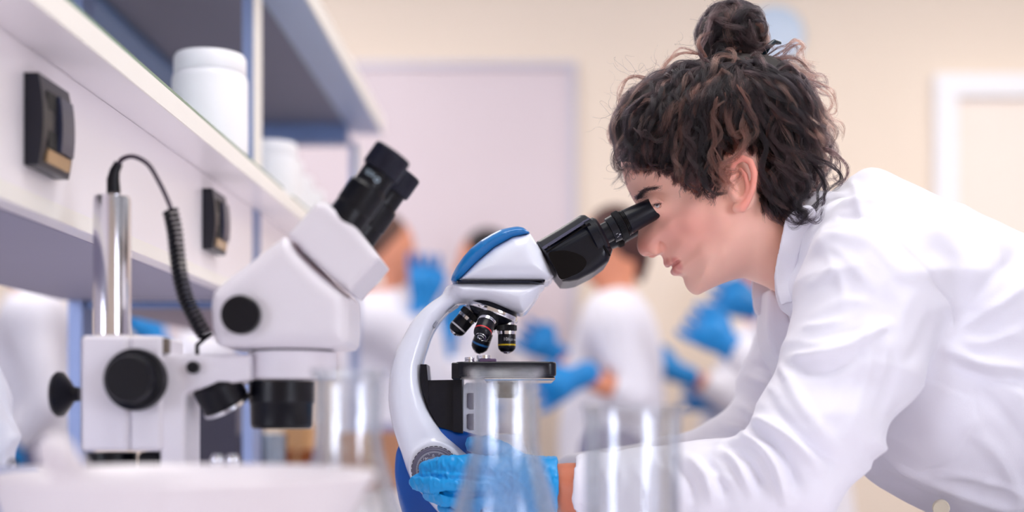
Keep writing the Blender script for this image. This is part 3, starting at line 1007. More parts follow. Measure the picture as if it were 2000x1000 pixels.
def pbox(px0, px1, py0, py1, Y0, Y1, bev=.003):
    a = W(px0, py1, Y0); b = W(px1, py0, Y0)
    return MB().box((a[0], Y0, a[2]), (b[0], Y1, b[2]), None, bev)


pbox(157, 250, 655, 881, 1.16, 1.24).build('pole_block', m_cream, st)
pbox(252, 316, 655, 881, 1.162, 1.24).build('slide_block', m_cream, st)
pbox(268, 312, 883, 921, 1.17, 1.22).build('gear_cover', m_bkS, st)
pbox(317, 328, 660, 690, 1.165, 1.175, .001).build('lock_screw', mat('bronze screw', (120, 110, 100), .35, .7), st)
# focus knobs
c = W(270, 742, 1.16)
k1 = MB().lathe(c, (0, -1, 0), [(0, 0), (.024, 0), (.0268, .003), (.0272, .010), (.0262, .014), (.021, .016), (.0205, .030), (.019, .0325), (0, .0325)], 64).build('focus_knob', m_bkS, st, 30)
c = W(157, 770, 1.20)
MB().lathe(c, (-1, 0, 0), [(0, 0), (.006, 0), (.007, .006), (.013, .010), (.020, .016), (.0205, .020), (.018, .023), (0, .024)], 48).build('tension_knob', m_bkS, st, 40)
# arm
g = Grid((-.325, 1.15, .915), (-.225, 1.24, 1.105), .0018)
ap = [(300, 692), (488, 692), (488, 742), (420, 754), (368, 765), (361, 772), (360, 1090), (311, 1090), (311, 800), (300, 780)]
field(g, g.ext(pxpoly(ap, 1.165), 1.166, 1.225, .003), 'arm', m_cream, st, angle=50)
c = W(380, 718, 1.166)
MB().lathe(c, (0, -1, 0), [(0, 0), (.005, 0), (.0055, .002), (.0055, .008), (.004, .010), (0, .010)], 24).build('arm_screw', m_bkS, st, 30)
# head
hc = 1.205
g = Grid((-.285, 1.135, 1.085), (-.135, 1.275, 1.215), .0018)
hp = [(417, 600), (421, 574), (452, 545), (510, 502), (560, 463), (572, 472), (600, 505), (640, 545), (682, 578), (684, 600), (683, 668), (676, 677), (650, 680), (440, 680), (428, 674), (420, 640)]
d = g.ext(pxpoly(hp, 1.17), hc - .055, hc + .055, .014)
hd_ = field(g, d, 'zoom_head', m_cream, st, angle=60)
c = W(474, 616, hc - .055)
MB().lathe(c, (0, -1, 0), [(0, 0), (.0160, 0), (.0168, .002), (.0168, .011), (.0155, .0125), (0, .0125)], 48).build('zoom_knob', m_bkS, st, 30)
c = W(572, 712, hc); c[1] = hc
zr0, zr1 = W(0, 740, hc - .03)[2], W(0, 684, hc - .03)[2]
MB().lathe((c[0], hc, zr0), (0, 0, 1), [(0, 0), (.0385, 0), (.0398, .0015), (.0398, zr1 - zr0 - .001), (.038, zr1 - zr0), (0, zr1 - zr0)], 64).build('mounting_ring', m_cream, st, 40)
MB().lathe((c[0], hc, zr1 + .0001), (0, 0, 1), [(0, 0), (.036, 0), (.036, .0015), (0, .0015)], 64).build('ring_gap', m_bkS, st, 40)
c = W(550, 790, hc)
zb0, zb1 = W(0, 838, hc - .03)[2], W(0, 742, hc - .03)[2] - .0003
MB().lathe((c[0], hc, zb0), (0, 0, 1), [(0, 0), (.0255, 0), (.0275, .003), (.0280, .022), (.0292, .024), (.0292, zb1 - zb0), (0, zb1 - zb0)], 56).build('objective_barrel', m_bkS, st, 30)
# tube housing
g = Grid((-.215, 1.14, 1.14), (-.10, 1.27, 1.245), .0016)
tp = [(566, 462), (620, 401), (640, 399), (700, 450), (745, 507), (686, 573), (660, 556), (625, 524), (595, 494)]
field(g, g.ext(pxpoly(tp, 1.17), hc - .050, hc + .050, .006), 'tube_housing', m_cream, st, angle=50)
MB().tube([W(x, y, hc - .0505) for x, y in catmull([(572, 474), (590, 500), (625, 533), (655, 558), (684, 582)], 4, False)], .0011, 6).build('joint_seam', mat('seam brown', (92, 62, 72), .6), st, 60)
# eyepieces
ea = np.array([85, 0, 120.0]); ea /= np.linalg.norm(ea)
for k, yy in enumerate((hc - .032, hc + .034)):
    o = W(674, 432, hc - .032); o[1] = yy
    if k: o[0] += .004; o[2] -= .004
    ep = MB().lathe(o, ea, [(0, -.012), (.0172, -.012), (.0172, .012), (.0168, .013), (.0178, .0145), (.0178, .028), (.0172, .035), (.0155, .037), (.0150, .0385), (.0150, .052), (0, .052)], 48).build('eyepiece', m_bkS, st, 30)
    MB().lathe(o, ea, [(.012, .0525), (.0172, .0528), (.0178, .055), (.0178, .073), (.0165, .0745), (.011, .0745), (.009, .070), (0, .069)], 48).build('eyecup', mat('rubber eyecup', (8, 11, 34), .45, spec=.4), ep, 30)
    if k == 0:
        rt = np.array([ea[2], 0, -ea[0]])
        def onb(x, y):
            an = x / .0150 - .1
            return o + ea * (.0458 + y) + (np.array([0, -1.0, 0]) * math.cos(an) + rt * math.sin(an)) * .0152
        text_obj('10X', .0070, mat('pale print', (170, 190, 205), .5, noise=0), ep, lambda x, y: onb(x - .003, y), 'print')
        MB().lathe(onb(.006, -.001) + np.array([0, .0003, 0]), (0.1, -1, 0), [(.0014, 0), (.0024, 0), (.0024, .0006), (.0014, .0006)], 20, True).build('print_ring', mat('pale print', (170, 190, 205), .5), ep)
# spot lamp under the arm
a, b = W(416, 742, 1.18), W(448, 800, 1.19)
dv = b - a; L = np.linalg.norm(dv)
lm = MB().lathe(a, dv, [(0, 0), (.016, 0), (.0215, .004), (.0215, L * .75), (.0190, L * .8), (0, L * .8)], 40).build('spot_lamp', m_bkS, st, 30)
MB().lathe(a, dv, [(.0175, L * .8), (.0220, L * .8), (.0220, L * .9), (.0190, L * .9), (.0175, L * .85)], 40, True).build('lamp_bezel', m_chr, lm, 30)
for px_, pp in ((425, 886), (455, 886)):
    c = W(px_, pp, 1.15); zb = .9175
    MB().lathe((c[0], 1.15, zb), (0, 0, 1), [(0, 0), (.0045, 0), (.0045, c[2] - zb - .018), (.0032, c[2] - zb - .016), (.0032, c[2] - zb - .012), (.0058, c[2] - zb - .009), (.0062, c[2] - zb - .004), (.004, c[2] - zb), (0, c[2] - zb)], 24).build('stage_clip_post', m_chr, st, 40)
# lamp cable: plug, loop, coil
Yc = 1.18
cb = empty('lamp_cable', W(222, 378, Yc + .02), 'black coiled cable looping from the chrome pole down to the microscope arm', 'cable')
MB().tube([W(222, 377, YS), W(221, 350, YS), W(224, 334, YS), W(232, 318, YS)], [.0062, .0056, .0046, .0038], 14).build('plug', m_bkS, cb, 60)
path = catmull([(229, 324), (240, 310), (262, 306), (290, 322), (312, 358), (328, 392), (334, 408)], 8, False)
MB().tube([W(x, y, YS - .03 * i / len(path)) for i, (x, y) in enumerate(path)], .0021, 8).build('straight_lead', mat('violet black lead', (52, 36, 58), .4), cb, 60)
cpath = catmull([(333, 412), (341, 450), (346, 495), (352, 540), (364, 585), (382, 622), (401, 655)], 20, False)
C3 = np.array([W(x, y, 1.17) for x, y in cpath]); Ls = np.concatenate([[0], np.cumsum(np.linalg.norm(np.diff(C3, axis=0), axis=1))])
turns = 26; npt = turns * 14; V = []
for i in range(npt):
    s_ = Ls[-1] * i / (npt - 1)
    p = np.array([np.interp(s_, Ls, C3[:, q]) for q in range(3)])
    p2 = np.array([np.interp(min(s_ + .002, Ls[-1]), Ls, C3[:, q]) for q in range(3)]); p1 = np.array([np.interp(max(s_ - .002, 0), Ls, C3[:, q]) for q in range(3)])
    tdir = (p2 - p1); tdir /= np.linalg.norm(tdir)
    n1 = np.cross(tdir, [0, 1, 0]); n1 /= np.linalg.norm(n1); n2 = np.cross(tdir, n1)
    an = 2 * math.pi * i / 14
    V.append(p + (n1 * math.cos(an) + n2 * math.sin(an)) * .0056)
MB().tube(V, .0019, 7).build('coil', m_bkS, cb, 60)
e_ = V[-1]
MB().tube([e_, e_ + [-.004, 0, -.004], W(385, 674, 1.185), W(385, 691, 1.19)], .002, 8).build('end_lead', m_bkS, cb, 60)

# ================================================================== people at the far bench
m_coat_b = mat('lab coat cotton', (238, 236, 246), 0.85, noise=0.03, nscale=9)
m_skin_b = mat('skin', (226, 150, 118), 0.55, noise=0.04, nscale=14)
m_glove_b = mat('blue nitrile', (10, 132, 206), 0.45, noise=0.05, nscale=20)
m_trous = mat('grey violet trousers', (128, 126, 158), 0.85, noise=0.06)


def bent(a, b, r0, r1, n=2):
    return [np.array(a, float), np.array(b, float)], [r0, r1]


def far_person(Y, head, face, hairc, sho, elb, wri, hnd, hip, label, haircol, tail=None, sleeve_end=1.0, fl=(0, 0), bun=None, shy=.17):
    """all joints are (px, py[, dy]) in the frame at depth Y; left and right arms given as pairs"""
    def P(q): 
        p = W(q[0], q[1], Y + (q[2] if len(q) > 2 else 0)); return p
    Hd = P(head)
    S = [P((sho[0], sho[1], -shy)), P((sho[0] + 8, sho[1], shy))]
    hipc = P(hip); hipc[2] = .95
    E = [P(e) for e in elb]; Wr = [P(w) for w in wri]; Hn = [P(h) for h in hnd]
    allp = np.array([Hd, *S, hipc, *E, *Wr, *Hn])
    lo = allp.min(0) - .26; hi = allp.max(0) + .26; lo[2] = -.01; 
    g = Grid(lo, hi, .0125)
    neck = (S[0] + S[1]) / 2 + np.array([0, 0, .04])
    chest = (S[0] + S[1]) / 2 + np.array([0, 0, -.12])
    skin = g.ell(Hd, (.092, .075, .112), -face * .15)
    jaw = Hd + np.array([face * .035, 0, -.065])
    skin = smin(skin, g.ell(jaw, (.05, .045, .045)), .03)
    skin = smin(skin, g.cap(Hd + np.array([face * .092, 0, -.012]), Hd + np.array([face * .104, 0, -.035]), .008, .013), .015)
    skin = smin(skin, g.cap(Hd + np.array([-face * .015, 0, -.06]), neck, .052, .06), .02)
    tor = smin(g.chain([S[0] + [0, .03, 0], S[1] - [0, .03, 0]], [.07, .07]), g.chain([chest, hipc], [.115, .12]), .08)
    skin = smin(skin, tor, .03)
    for s_, e, w, h in zip(S, E, Wr, Hn):
        skin = smin(skin, g.chain([s_, e, w, h], [.045, .038, .028, .035]), .02)
    feet = []
    for q in (-1, 1):
        hp_ = hipc + np.array([0, q * .09, -.02]); kn_ = hipc + np.array([face * .02, q * .1, -.48]); an_ = np.array([hipc[0], hipc[1] + q * .1, .08])
        skin = smin(skin, g.chain([hp_, kn_, an_, an_ + [face * .13, 0, -.045]], [.085, .055, .04, .03]), .02)
        feet.append((hp_, kn_, an_))
    body = field(g, np.maximum(skin, .002 - g.Z), 'person', m_skin_b, None, origin=[hipc[0], hipc[1], 0.0])
    tag(body, label, 'person', 'people working at the far side of the room')
    tr_ = None
    for hp_, kn_, an_ in feet:
        c_ = g.chain([hp_, kn_, an_], [.105, .075, .06]); tr_ = c_ if tr_ is None else smin(tr_, c_, .03)
    field(g, np.maximum(tr_, .06 - g.Z), 'trousers', m_trous, body)
    shoe = None
    for hp_, kn_, an_ in feet:
        c_ = g.chain([an_ + [-face * .03, 0, -.03], an_ + [face * .15, 0, -.04]], [.05, .04]); shoe = c_ if shoe is None else np.minimum(shoe, c_)
    field(g, np.maximum(np.maximum(shoe, .004 - g.Z), g.Z - .11), 'shoes', mat('dark shoes', (40, 40, 48), .5), body)
    ct = smin(g.chain([S[0] + [0, .02, 0], S[1] - [0, .02, 0]], [.088, .088]), g.chain([chest, hipc, hipc - [0, 0, .28]], [.14, .155, .19]), .09)
    ct = smin(ct, g.cap(neck - [0, 0, .03], neck + [0, 0, .02], .085, .062), .03)
    for s_, e, w in zip(S, E, Wr):
        w2 = e + (w - e) * sleeve_end
        ct = smin(ct, g.chain([s_, e, w2], [.072, .060, .048]), .03)
    ct = np.maximum(ct, hipc[2] - .38 - g.Z)
    for w, e in zip(Wr, E):     # open cuffs
        dvec = (w - e) / np.linalg.norm(w - e); w2 = e + (w - e) * sleeve_end
        ct = np.maximum(ct, -g.cap(w2 + dvec * .03, w2 + dvec * .10, .05))
    def fold(V, Q):
        N = vnormals(V, Q); return V + N * (.012 * vnoise(V * np.array([14, 14, 5]), 4))[:, None]
    field(g, ct, 'lab_coat', m_coat_b, body, post=fold)
    hr = g.ell(Hd + np.array([-face * .014, 0, .022]), (.095, .086, .104))
    cut = g.ell(Hd + np.array([face * .070, 0, -.065]), (.100, .12, .110))
    hr = smax(hr, -cut, .02)
    if tail is not None:
        T = [P(q) for q in tail]; hr = smin(hr, g.chain(T, [.030] * (len(T) - 1) + [.015]), .03)
    field(g, hr, 'hair', mat('far hair %d %d %d' % haircol, haircol, .6), body)
    for w, h, e, f_ in zip(Wr, Hn, E, fl):
        lo2 = np.minimum(w, h) - .15; hi2 = np.maximum(w, h) + .15
        g2 = Grid(lo2, hi2, .006)
        dv = h - w; dv = dv / np.linalg.norm(dv)
        sd = np.cross(dv, [0, 1, 0]); sd /= np.linalg.norm(sd)
        gl = g2.chain([w - dv * .02, w + (h - w) * .45, h], [.036, .035, .045])
        for j, q in enumerate((-.033, -.011, .011, .033)):
            k0 = h + sd * q + dv * .015; k1 = k0 + dv * .045 + sd * q * .3; k2 = k1 + dv * .02 + np.array([0, -.02 if f_ == 0 else 0.0, -.0])
            gl = smin(gl, g2.chain([k0, k1, k2], [.0125, .0115, .010]), .006)
        gl = smin(gl, g2.chain([w + dv * .03 - sd * .02, h - sd * .055, h - sd * .06 + dv * .03], [.018, .014, .012]), .01)
        field(g2, gl, 'glove', m_glove_b, body)
    return body


far_person(4.2, (753, 490), 1, 0, (745, 628), [(845, 735, -.12), (830, 760, .2)], [(822, 612, -.16), (905, 790, .2)], [(826, 552, -.16), (930, 800, .2)], (752, 870),
           'person with short brown hair and raised blue glove beside the tilted black eyepieces', (92, 62, 52))
far_person(4.85, (945, 512), -1, 0, (950, 650), [(905, 760, -.2), (900, 720, .2)], [(872, 700, -.2), (890, 655, .2)], [(858, 662, -.2), (893, 615, .2)], (950, 880),
           'black haired person in a white coat, mostly hidden behind the blue topped microscope', (30, 24, 28))
far_person(3.95, (1192, 482), -1, 0, (1200, 628), [(1232, 770, -.18), (1130, 730, .18)], [(1135, 735, -.25), (1085, 690, .2)], [(1096, 752, -.25), (1062, 676, .2)], (1195, 900),
           'person with dark ponytail and white coat bending behind the black binocular head', (72, 40, 38),
           tail=[(1236, 470), (1252, 505), (1250, 545)], sleeve_end=.42)
far_person(3.7, (1545, 470), -1, 0, (1545, 640), [(1530, 740, -.2), (1560, 690, .2)], [(1432, 682, -.2), (1500, 612, .2)], [(1392, 655, -.2), (1440, 590, .2)], (1540, 900),
           'person whose two blue gloved hands show just under the chin of the woman', (60, 40, 36), fl=(1, 1))
far_person(4.65, (1490, 560), -1, 0, (1470, 690), [(1420, 770, -.2), (1500, 830, .2)], [(1335, 732, -.25), (1425, 790, -.1)], [(1292, 716, -.25), (1378, 780, -.1)], (1450, 900),
           'person in grey trousers reaching out blue gloves behind the bent sleeve of the woman', (70, 50, 44), sleeve_end=.62)
far_person(3.9, (70, 420), 1, 0, (62, 620), [(90, 790, -.2), (20, 760, .2)], [(30, 860, -.2), (60, 880, .2)], [(20, 890, -.2), (70, 900, .2)], (62, 900),
           'person in a white coat seen below the service panel beside the shelf upright', (60, 44, 40))
far_person(4.4, (395, 560), -1, 0, (400, 690), [(372, 800, -.2), (360, 760, .2)], [(318, 690, -.2), (330, 800, .2)], [(282, 640, -.2), (300, 815, .2)], (400, 900),
           'person with a blue glove seen just under the panel, beside the chrome pole', (70, 50, 40))

# ================================================================== the woman at the microscope
EPS = .009


def shep(X, Z, pts, Y=None):
    """smooth interpolation of values given at pixel positions"""
    Y = YM if Y is None else Y
    num = 0; den = 0
    for px, py, v, *yy in pts:
        p = W(px, py, Y - (yy[0] if yy else 0))
        w = 1.0 / ((X - p[0]) ** 2 + (Z - p[2]) ** 2 + EPS ** 2) ** 1.7
        num = num + w * v; den = den + w
    return num / den


def blur2(A, n=2):
    for _ in range(n):
        A = (np.roll(A, 1, 0) + np.roll(A, -1, 0) + 2 * A) / 4
        A = (np.roll(A, 1, 1) + np.roll(A, -1, 1) + 2 * A) / 4
    return A


def inflate(g, poly, HR, Yc, bl=2):
    d2 = -blur2(g.poly(poly), bl)
    Hm = shep(g.X2, g.Z2, [(a, b, c, .8 * c) for a, b, c, _ in HR], Yc); Rm = shep(g.X2, g.Z2, [(a, b, c, .8 * h) for a, b, h, c in HR], Yc)
    Hm = blur2(Hm, 4); Rm = blur2(Rm, 4)
    q = 1 - np.minimum(d2 / Rm, 1)
    k = np.sqrt((np.abs(g.Y - Yc) / Hm[:, None, :]) ** 2 + (q ** 2)[:, None, :])
    return ((k - 1) * np.minimum(Hm, Rm)[:, None, :] * .9).astype(np.float32)


head_px = [(1212, 316), (1215, 330), (1218, 344), (1222, 358), (1228, 372), (1234, 384), (1239, 393), (1245, 402), (1248, 414), (1248, 430), (1247, 450), (1245, 468), (1244, 480), (1247, 491), (1254, 499), (1263, 501),
           (1274, 498), (1285, 496), (1291, 497), (1294, 502), (1297, 508), (1300, 514), (1306, 517), (1312, 518), (1314, 520), (1315, 526), (1317, 533), (1323, 539), (1332, 543), (1336, 549), (1339, 557), (1345, 567), (1354, 574), (1363, 576), (1374, 571),
           (1390, 563), (1406, 556), (1422, 550), (1438, 545), (1454, 543), (1472, 549), (1490, 556), (1508, 565), (1525, 574), (1560, 600), (1610, 640), (1680, 560), (1650, 470), (1600, 420), (1560, 400), (1545, 370),
           (1550, 330), (1556, 275), (1535, 220), (1490, 175), (1430, 152), (1360, 148), (1300, 158), (1255, 180), (1225, 212), (1208, 255), (1206, 290)]
HR = [(1230, 300, .056, .056), (1250, 350, .052, .050), (1290, 320, .066, .058), (1400, 250, .077, .08), (1520, 280, .070, .075), (1243, 385, .046, .040), (1262, 376, .052, .048),
      (1284, 399, .0485, .050), (1300, 400, .0585, .055), (1246, 415, .014, .014), (1249, 440, .0125, .013), (1268, 425, .030, .030), (1275, 445, .033, .032), (1250, 475, .013, .013), (1253, 490, .0125, .0125), (1278, 488, .0165, .012), (1290, 470, .031, .030),
      (1298, 482, .034, .032), (1310, 450, .0575, .050), (1345, 435, .066, .056), (1360, 410, .070, .06), (1330, 475, .053, .046), (1300, 505, .025, .022), (1312, 508, .028, .024), (1334, 505, .038, .034),
      (1322, 530, .027, .022), (1330, 538, .026, .022), (1348, 560, .025, .024), (1362, 566, .026, .026), (1345, 520, .043, .040), (1375, 500, .056, .048), (1385, 535, .050, .040), (1420, 500, .064, .052), (1435, 470, .068, .058), (1440, 530, .057, .045),
      (1405, 420, .0715, .065), (1440, 380, .0725, .07), (1480, 420, .066, .065), (1480, 480, .060, .058), (1500, 520, .056, .052), (1560, 470, .056, .055), (1600, 560, .062, .055), (1545, 400, .056, .05)]
X0, Z1 = W(1190, 130, YM)[[0, 2]]; X1, Z0 = W(1680, 650, YM)[[0, 2]]
g = Grid((X0, YM - .098, Z0), (X1, YM + .098, Z1), .0016)
d = inflate(g, pxpoly(catmull(head_px, 3), YM), HR, YM, 1)
Ysave = g.Y; g.Y = np.abs(Ysave - YM).astype(np.float32)


def M(px, py, y, Yv=None):          # point on the symmetric half: y = distance from the middle of the face
    p = W(px, py, YM - y if Yv is None else Yv); return np.array([p[0], y, p[2]])


# nose wings, nostrils
d = smin(d, g.ell(M(1280, 487, .0125), (.0075, .0055, .0065), .3), .004)
d = smax(d, -g.ell(M(1273, 500, .0075), (.0072, .0042, .0046), .2), .0015)
d = smax(d, -g.chain([M(1291, 470, .0205), M(1294, 483, .0185), M(1291, 494, .015)], [.0018, .0030, .0018]), .004)
# lips
d = smin(d, g.chain([M(1303, 513, .0), M(1309, 512, .009), M(1320, 509, .018), M(1331, 506, .0245)], [.0042, .0046, .0036, .0016]), .003)
d = smin(d, g.chain([M(1320, 529, .0), M(1321, 527, .009), M(1326, 519, .018), M(1332, 509, .0245)], [.0046, .0046, .0032, .0010]), .003)
d = smax(d, -g.chain([M(1309, 520, .0), M(1313, 519, .009), M(1322, 513, .019), M(1334, 505, .0285)], [.0020, .0022, .0018, .0010]), .0015)
# chin crease, cheek, eyelids
d = smax(d, -g.chain([M(1328, 543, .0), M(1334, 541, .012)], [.0016, .001]), .006)
lid = g.ell(M(1287, 399, .0355), (.0125, .0125, .0122))
d = smin(d, lid, .006)
slit = g.chain([M(1276, 402, .034), M(1284, 401, .0455), M(1293, 399, .0500)], [.0016, .0026, .0010])
d = smax(d, -slit, .0012)
d = smin(d, g.chain([M(1278, 393, .040), M(1285, 391, .047), M(1297, 395, .051)], [.0016, .0018, .0010]), .003)
# ears
EY = 1.395
def ME(px, py, y): 
    p = W(px, py, EY); return np.array([p[0], y, p[2]])
ear = g.ell(ME(1450, 362, .0745), (.0150, .0045, .0265), .12)
helix = g.chain([ME(1430, 372, .075), ME(1425, 345, .079), ME(1431, 322, .083), ME(1446, 312, .0865), ME(1461, 320, .0885), ME(1469, 343, .089), ME(1467, 370, .087), ME(1459, 392, .0835), ME(1448, 407, .080), ME(1438, 408, .0775)],
                [.0025, .0028, .0032, .0034, .0036, .0036, .0034, .0036, .0055, .0045])
anti = g.chain([ME(1444, 332, .082), ME(1453, 345, .084), ME(1456, 365, .084), ME(1451, 383, .082), ME(1441, 392, .0795)], [.0020, .0026, .0028, .0026, .0024])
trag = g.chain([ME(1428, 363, .076), ME(1431, 378, .0775), ME(1436, 388, .0775)], [.0034, .0036, .003])
ear = smin(ear, helix, .003); ear = smin(ear, anti, .0022)
ear = smax(ear, -g.ell(ME(1441, 368, .0835), (.0062, .0060, .0095), .1), .002)
ear = smin(ear, trag, .0022)
#ear = smax(ear, -g.chain([ME(1450, 326, .0895), ME(1459, 340, .0905), ME(1460, 365, .0900), ME(1455, 382, .088)], [.0008, .0012, .0012, .0008]), .0015)
d = smin(d, ear, .003)
g.Y = Ysave


def skin_tint(V):
    X, Yq = px_of(V)
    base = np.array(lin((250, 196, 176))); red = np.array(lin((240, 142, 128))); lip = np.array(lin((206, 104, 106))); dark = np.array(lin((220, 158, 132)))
    T = np.tile(base, (len(V), 1))
    def mixc(c, w):
        nonlocal T
        T = T * (1 - w[:, None]) + np.array(c) * w[:, None]
    yy = np.abs(V[:, 1] - YM)
    U = (V[:, 0] - W(1345, 460, 1.41)[0]) / .042; Vv = (V[:, 2] - W(1340, 445, 1.41)[2]) / .028
    mixc(red, .45 * np.exp(-(U ** 2 + Vv ** 2)))
    q = W(1250, 485, YM); mixc(red, .5 * np.exp(-((V[:, 0] - q[0]) ** 2 + (V[:, 2] - q[2]) ** 2) / .014 ** 2))
    mixc(red, .7 * np.clip((yy - .079) / .006, 0, 1))
    mixc(dark, np.clip((X - 1480) / 60, 0, .7))  # neck shade put into the skin colour, darker towards the collar
    # lips
    LP = [(M(1300, 513, 0), .0), (M(1309, 513, .009), .0), (M(1320, 509, .018), 0), (M(1331, 506, .0245), 0), (M(1316, 528, 0), 0), (M(1322, 526, .009), 0), (M(1327, 518, .018), 0)]
    rr = [.0055, .0055, .0042, -.004, .0062, .0062, .0045]
    w = np.zeros(len(V))
    for (p, _), r_ in zip(LP, rr):
        dd_ = np.sqrt((V[:, 0] - p[0]) ** 2 + (yy - p[1]) ** 2 + (V[:, 2] - p[2]) ** 2)
        w = np.maximum(w, np.clip((r_ + .0030 - dd_) / .0035, 0, 1))
    mixc(lip, w * .6)
    q = W(1309, 513, YM)
    return T


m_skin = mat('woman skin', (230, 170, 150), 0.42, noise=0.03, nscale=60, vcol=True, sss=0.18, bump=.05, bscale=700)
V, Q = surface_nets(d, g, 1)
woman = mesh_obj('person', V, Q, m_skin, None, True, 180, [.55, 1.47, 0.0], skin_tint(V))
tag(woman, 'woman with curly dark updo in white lab coat looking into the blue and white microscope', 'person')

# eyes
for q in (-1, 1):
    p = W(1287, 399.5, YM - .040); c = np.array([p[0], YM + q * .0350, p[2]])
    look = np.array([-.90, q * -.10 if q > 0 else -.28, -.36]); look /= np.linalg.norm(look)
    e_ = MB().lathe(c, look, [(0, -.0107)] + [(.0107 * math.sin(t_), -.0107 * math.cos(t_)) for t_ in np.linspace(.2, 3.0, 20)] + [(0, .0107)], 32).build('eye', mat('eye white', (236, 232, 236), .12, noise=0), woman, 180)
    MB().lathe(c, look, [(0, .01085), (.0024, .01078), (.0056, .00935), (.0058, .0089)], 32).build('iris', mat('brown iris', (58, 38, 32), .08, noise=0), e_, 180)


# ------------------------------------------------------------------ gloved hand and wrist
def hand_mesh():
    g = Grid((-.125, 1.345, .905), (.085, 1.475, 1.035), .0015)
    def H(px, py, Y=1.395): return W(px, py, Y)
    wr = [H(1140, 958, 1.372), H(1092, 955, 1.378), H(1060, 952, 1.385)]
    palm = smin(g.chain([H(1100, 955, 1.376), H(1045, 952, 1.385), H(985, 940, 1.392)], [.0285, .031, .027]), g.chain([H(1040, 990, 1.385), H(975, 985, 1.392)], [.026, .024]), .012)
    idx = g.chain([H(985, 924, 1.388), H(925, 912, 1.378), H(868, 911, 1.388), H(834, 914, 1.397)], [.0155, .0135, .0112, .0082])
    mid = g.chain([H(985, 955, 1.382), H(915, 952, 1.370), H(850, 945, 1.380), H(817, 941, 1.392)], [.0158, .0142, .0122, .0092])
    rng = g.chain([H(985, 985, 1.382), H(925, 984, 1.370), H(872, 971, 1.378), H(842, 962, 1.392)], [.0152, .0136, .0115, .009])
    ltl = g.chain([H(1000, 1012, 1.384), H(940, 1012, 1.376), H(895, 1000, 1.382), H(868, 990, 1.392)], [.0138, .0120, .0100, .008])
    thb = g.chain([H(1030, 930, 1.400), H(985, 893, 1.415), H(948, 872, 1.418), H(925, 868, 1.420)], [.020, .0150, .0120, .009])
    d = palm
    for f_ in (idx, mid, rng, ltl): d = smin(d, f_, .0035)
    d = smin(d, thb, .010)
    # keep the fingers apart: cut thin valleys between them
    for pts_ in (((808, 929, 1.392), (835, 929, 1.380), (880, 932, 1.366), (965, 939, 1.358)), ((828, 957, 1.390), (850, 959, 1.376), (900, 966, 1.360), (965, 970, 1.358)), ((850, 984, 1.388), (880, 988, 1.372), (960, 998, 1.362))):
        d = smax(d, -g.chain([H(*q) for q in pts_], [.0030, .0032, .0034, .0022, .001][:len(pts_)]), .0022)
    cx = H(1088, 950, 1.378)[0]
    return g, d, cx, H


g, d, cx, H = hand_mesh()
def gl_wr(V, Q):
    N = vnormals(V, Q)
    n = vnoise(V @ np.array([[150, 30, 60], [0, 60, 0], [-90, 20, 70.]]), 6) + .6 * vnoise(V @ np.array([[260, 0, -120], [0, 120, 0], [140, 0, 160.]]), 8)
    rid = 1 - np.abs(n)
    V = V + N * (.0014 * (rid ** 2 - .35))[:, None]
    # cross wrinkles at the finger joints
    X, Yq = px_of(V)
    for jx, jy in ((862, 910), (922, 912), (846, 945), (912, 952)):
        k = np.exp(-((X - jx) ** 2 / 250 + (Yq - jy) ** 2 / 500)) * np.sin((X - jx) * .75)
        V = V + N * (.0004 * k)[:, None]
    return V
m_glove = mat('light blue nitrile', (4, 146, 216), 0.42, noise=0.05, nscale=60)
cuff = g.chain([H(1089, 954, 1.378), H(1040, 952, 1.385)], [.0325, .031]) 
d_gl = np.maximum(smin(d, cuff, .006), g.X - cx)
field(g, d_gl, 'glove', m_glove, woman, post=gl_wr)
# wrist skin joined in one forearm piece under sleeve and glove
fore = Grid((.03, 1.33, .90), (.30, 1.45, 1.02), .002)
fd = fore.chain([W(1050, 953, 1.385), W(1110, 956, 1.376), W(1200, 962, 1.36), W(1440, 965, 1.33)], [.024, .0275, .031, .038])
def fore_tint(V): return np.tile(np.array(lin((206, 122, 92))), (len(V), 1))
field(fore, fd, 'forearm', m_skin, woman, tint=fore_tint)

# ------------------------------------------------------------------ lab coat
m_coat = mat('white cotton coat', (236, 235, 246), 0.8, noise=0.02, nscale=40, bump=.12, bscale=900, sheen=.2)
YT = 1.50
tor_px = [(1540, 480), (1560, 440), (1588, 406), (1636, 366), (1672, 341), (1692, 333), (1714, 338), (1745, 354), (1800, 384), (1870, 417), (1940, 443), (1992, 466), (2060, 500), (2300, 600), (2340, 700), (2340, 1150), (2250, 1230),
          (2050, 1120), (1900, 1042), (1850, 1012), (1800, 990), (1745, 960), (1700, 928), (1672, 903), (1640, 862), (1600, 800), (1570, 745), (1558, 690), (1561, 640), (1557, 590), (1552, 530)]
HT = [(1560, 540, .088, .03), (1570, 480, .092, .03), (1600, 520, .115, .05), (1600, 430, .098, .04), (1640, 400, .105, .07), (1690, 345, .08, .06), (1700, 420, .150, .10), (1640, 520, .125, .08), (1720, 520, .170, .10), (1800, 480, .178, .11), (1900, 520, .178, .12), (2000, 560, .175, .13), (1700, 650, .150, .10),
      (1640, 760, .120, .08), (1800, 700, .165, .12), (1720, 860, .135, .09), (1850, 850, .160, .11), (1980, 750, .170, .13), (1900, 980, .14, .09), (2200, 850, .18, .14)]
x0 = W(1130, 0, 1.30)[0]
g = Grid((.03, 1.24, .915), (.80, 1.80, 1.335), .0031)
d = inflate(g, pxpoly(catmull(tor_px, 3), YT), HT, YT, 2)
arm1 = [W(1722, 505, 1.385), W(1706, 560, 1.362), W(1668, 700, 1.335), W(1600, 830, 1.318), W(1540, 925, 1.312), W(1470, 955, 1.318), W(1380, 955, 1.328), W(1250, 955, 1.352), W(1128, 952, 1.374)]
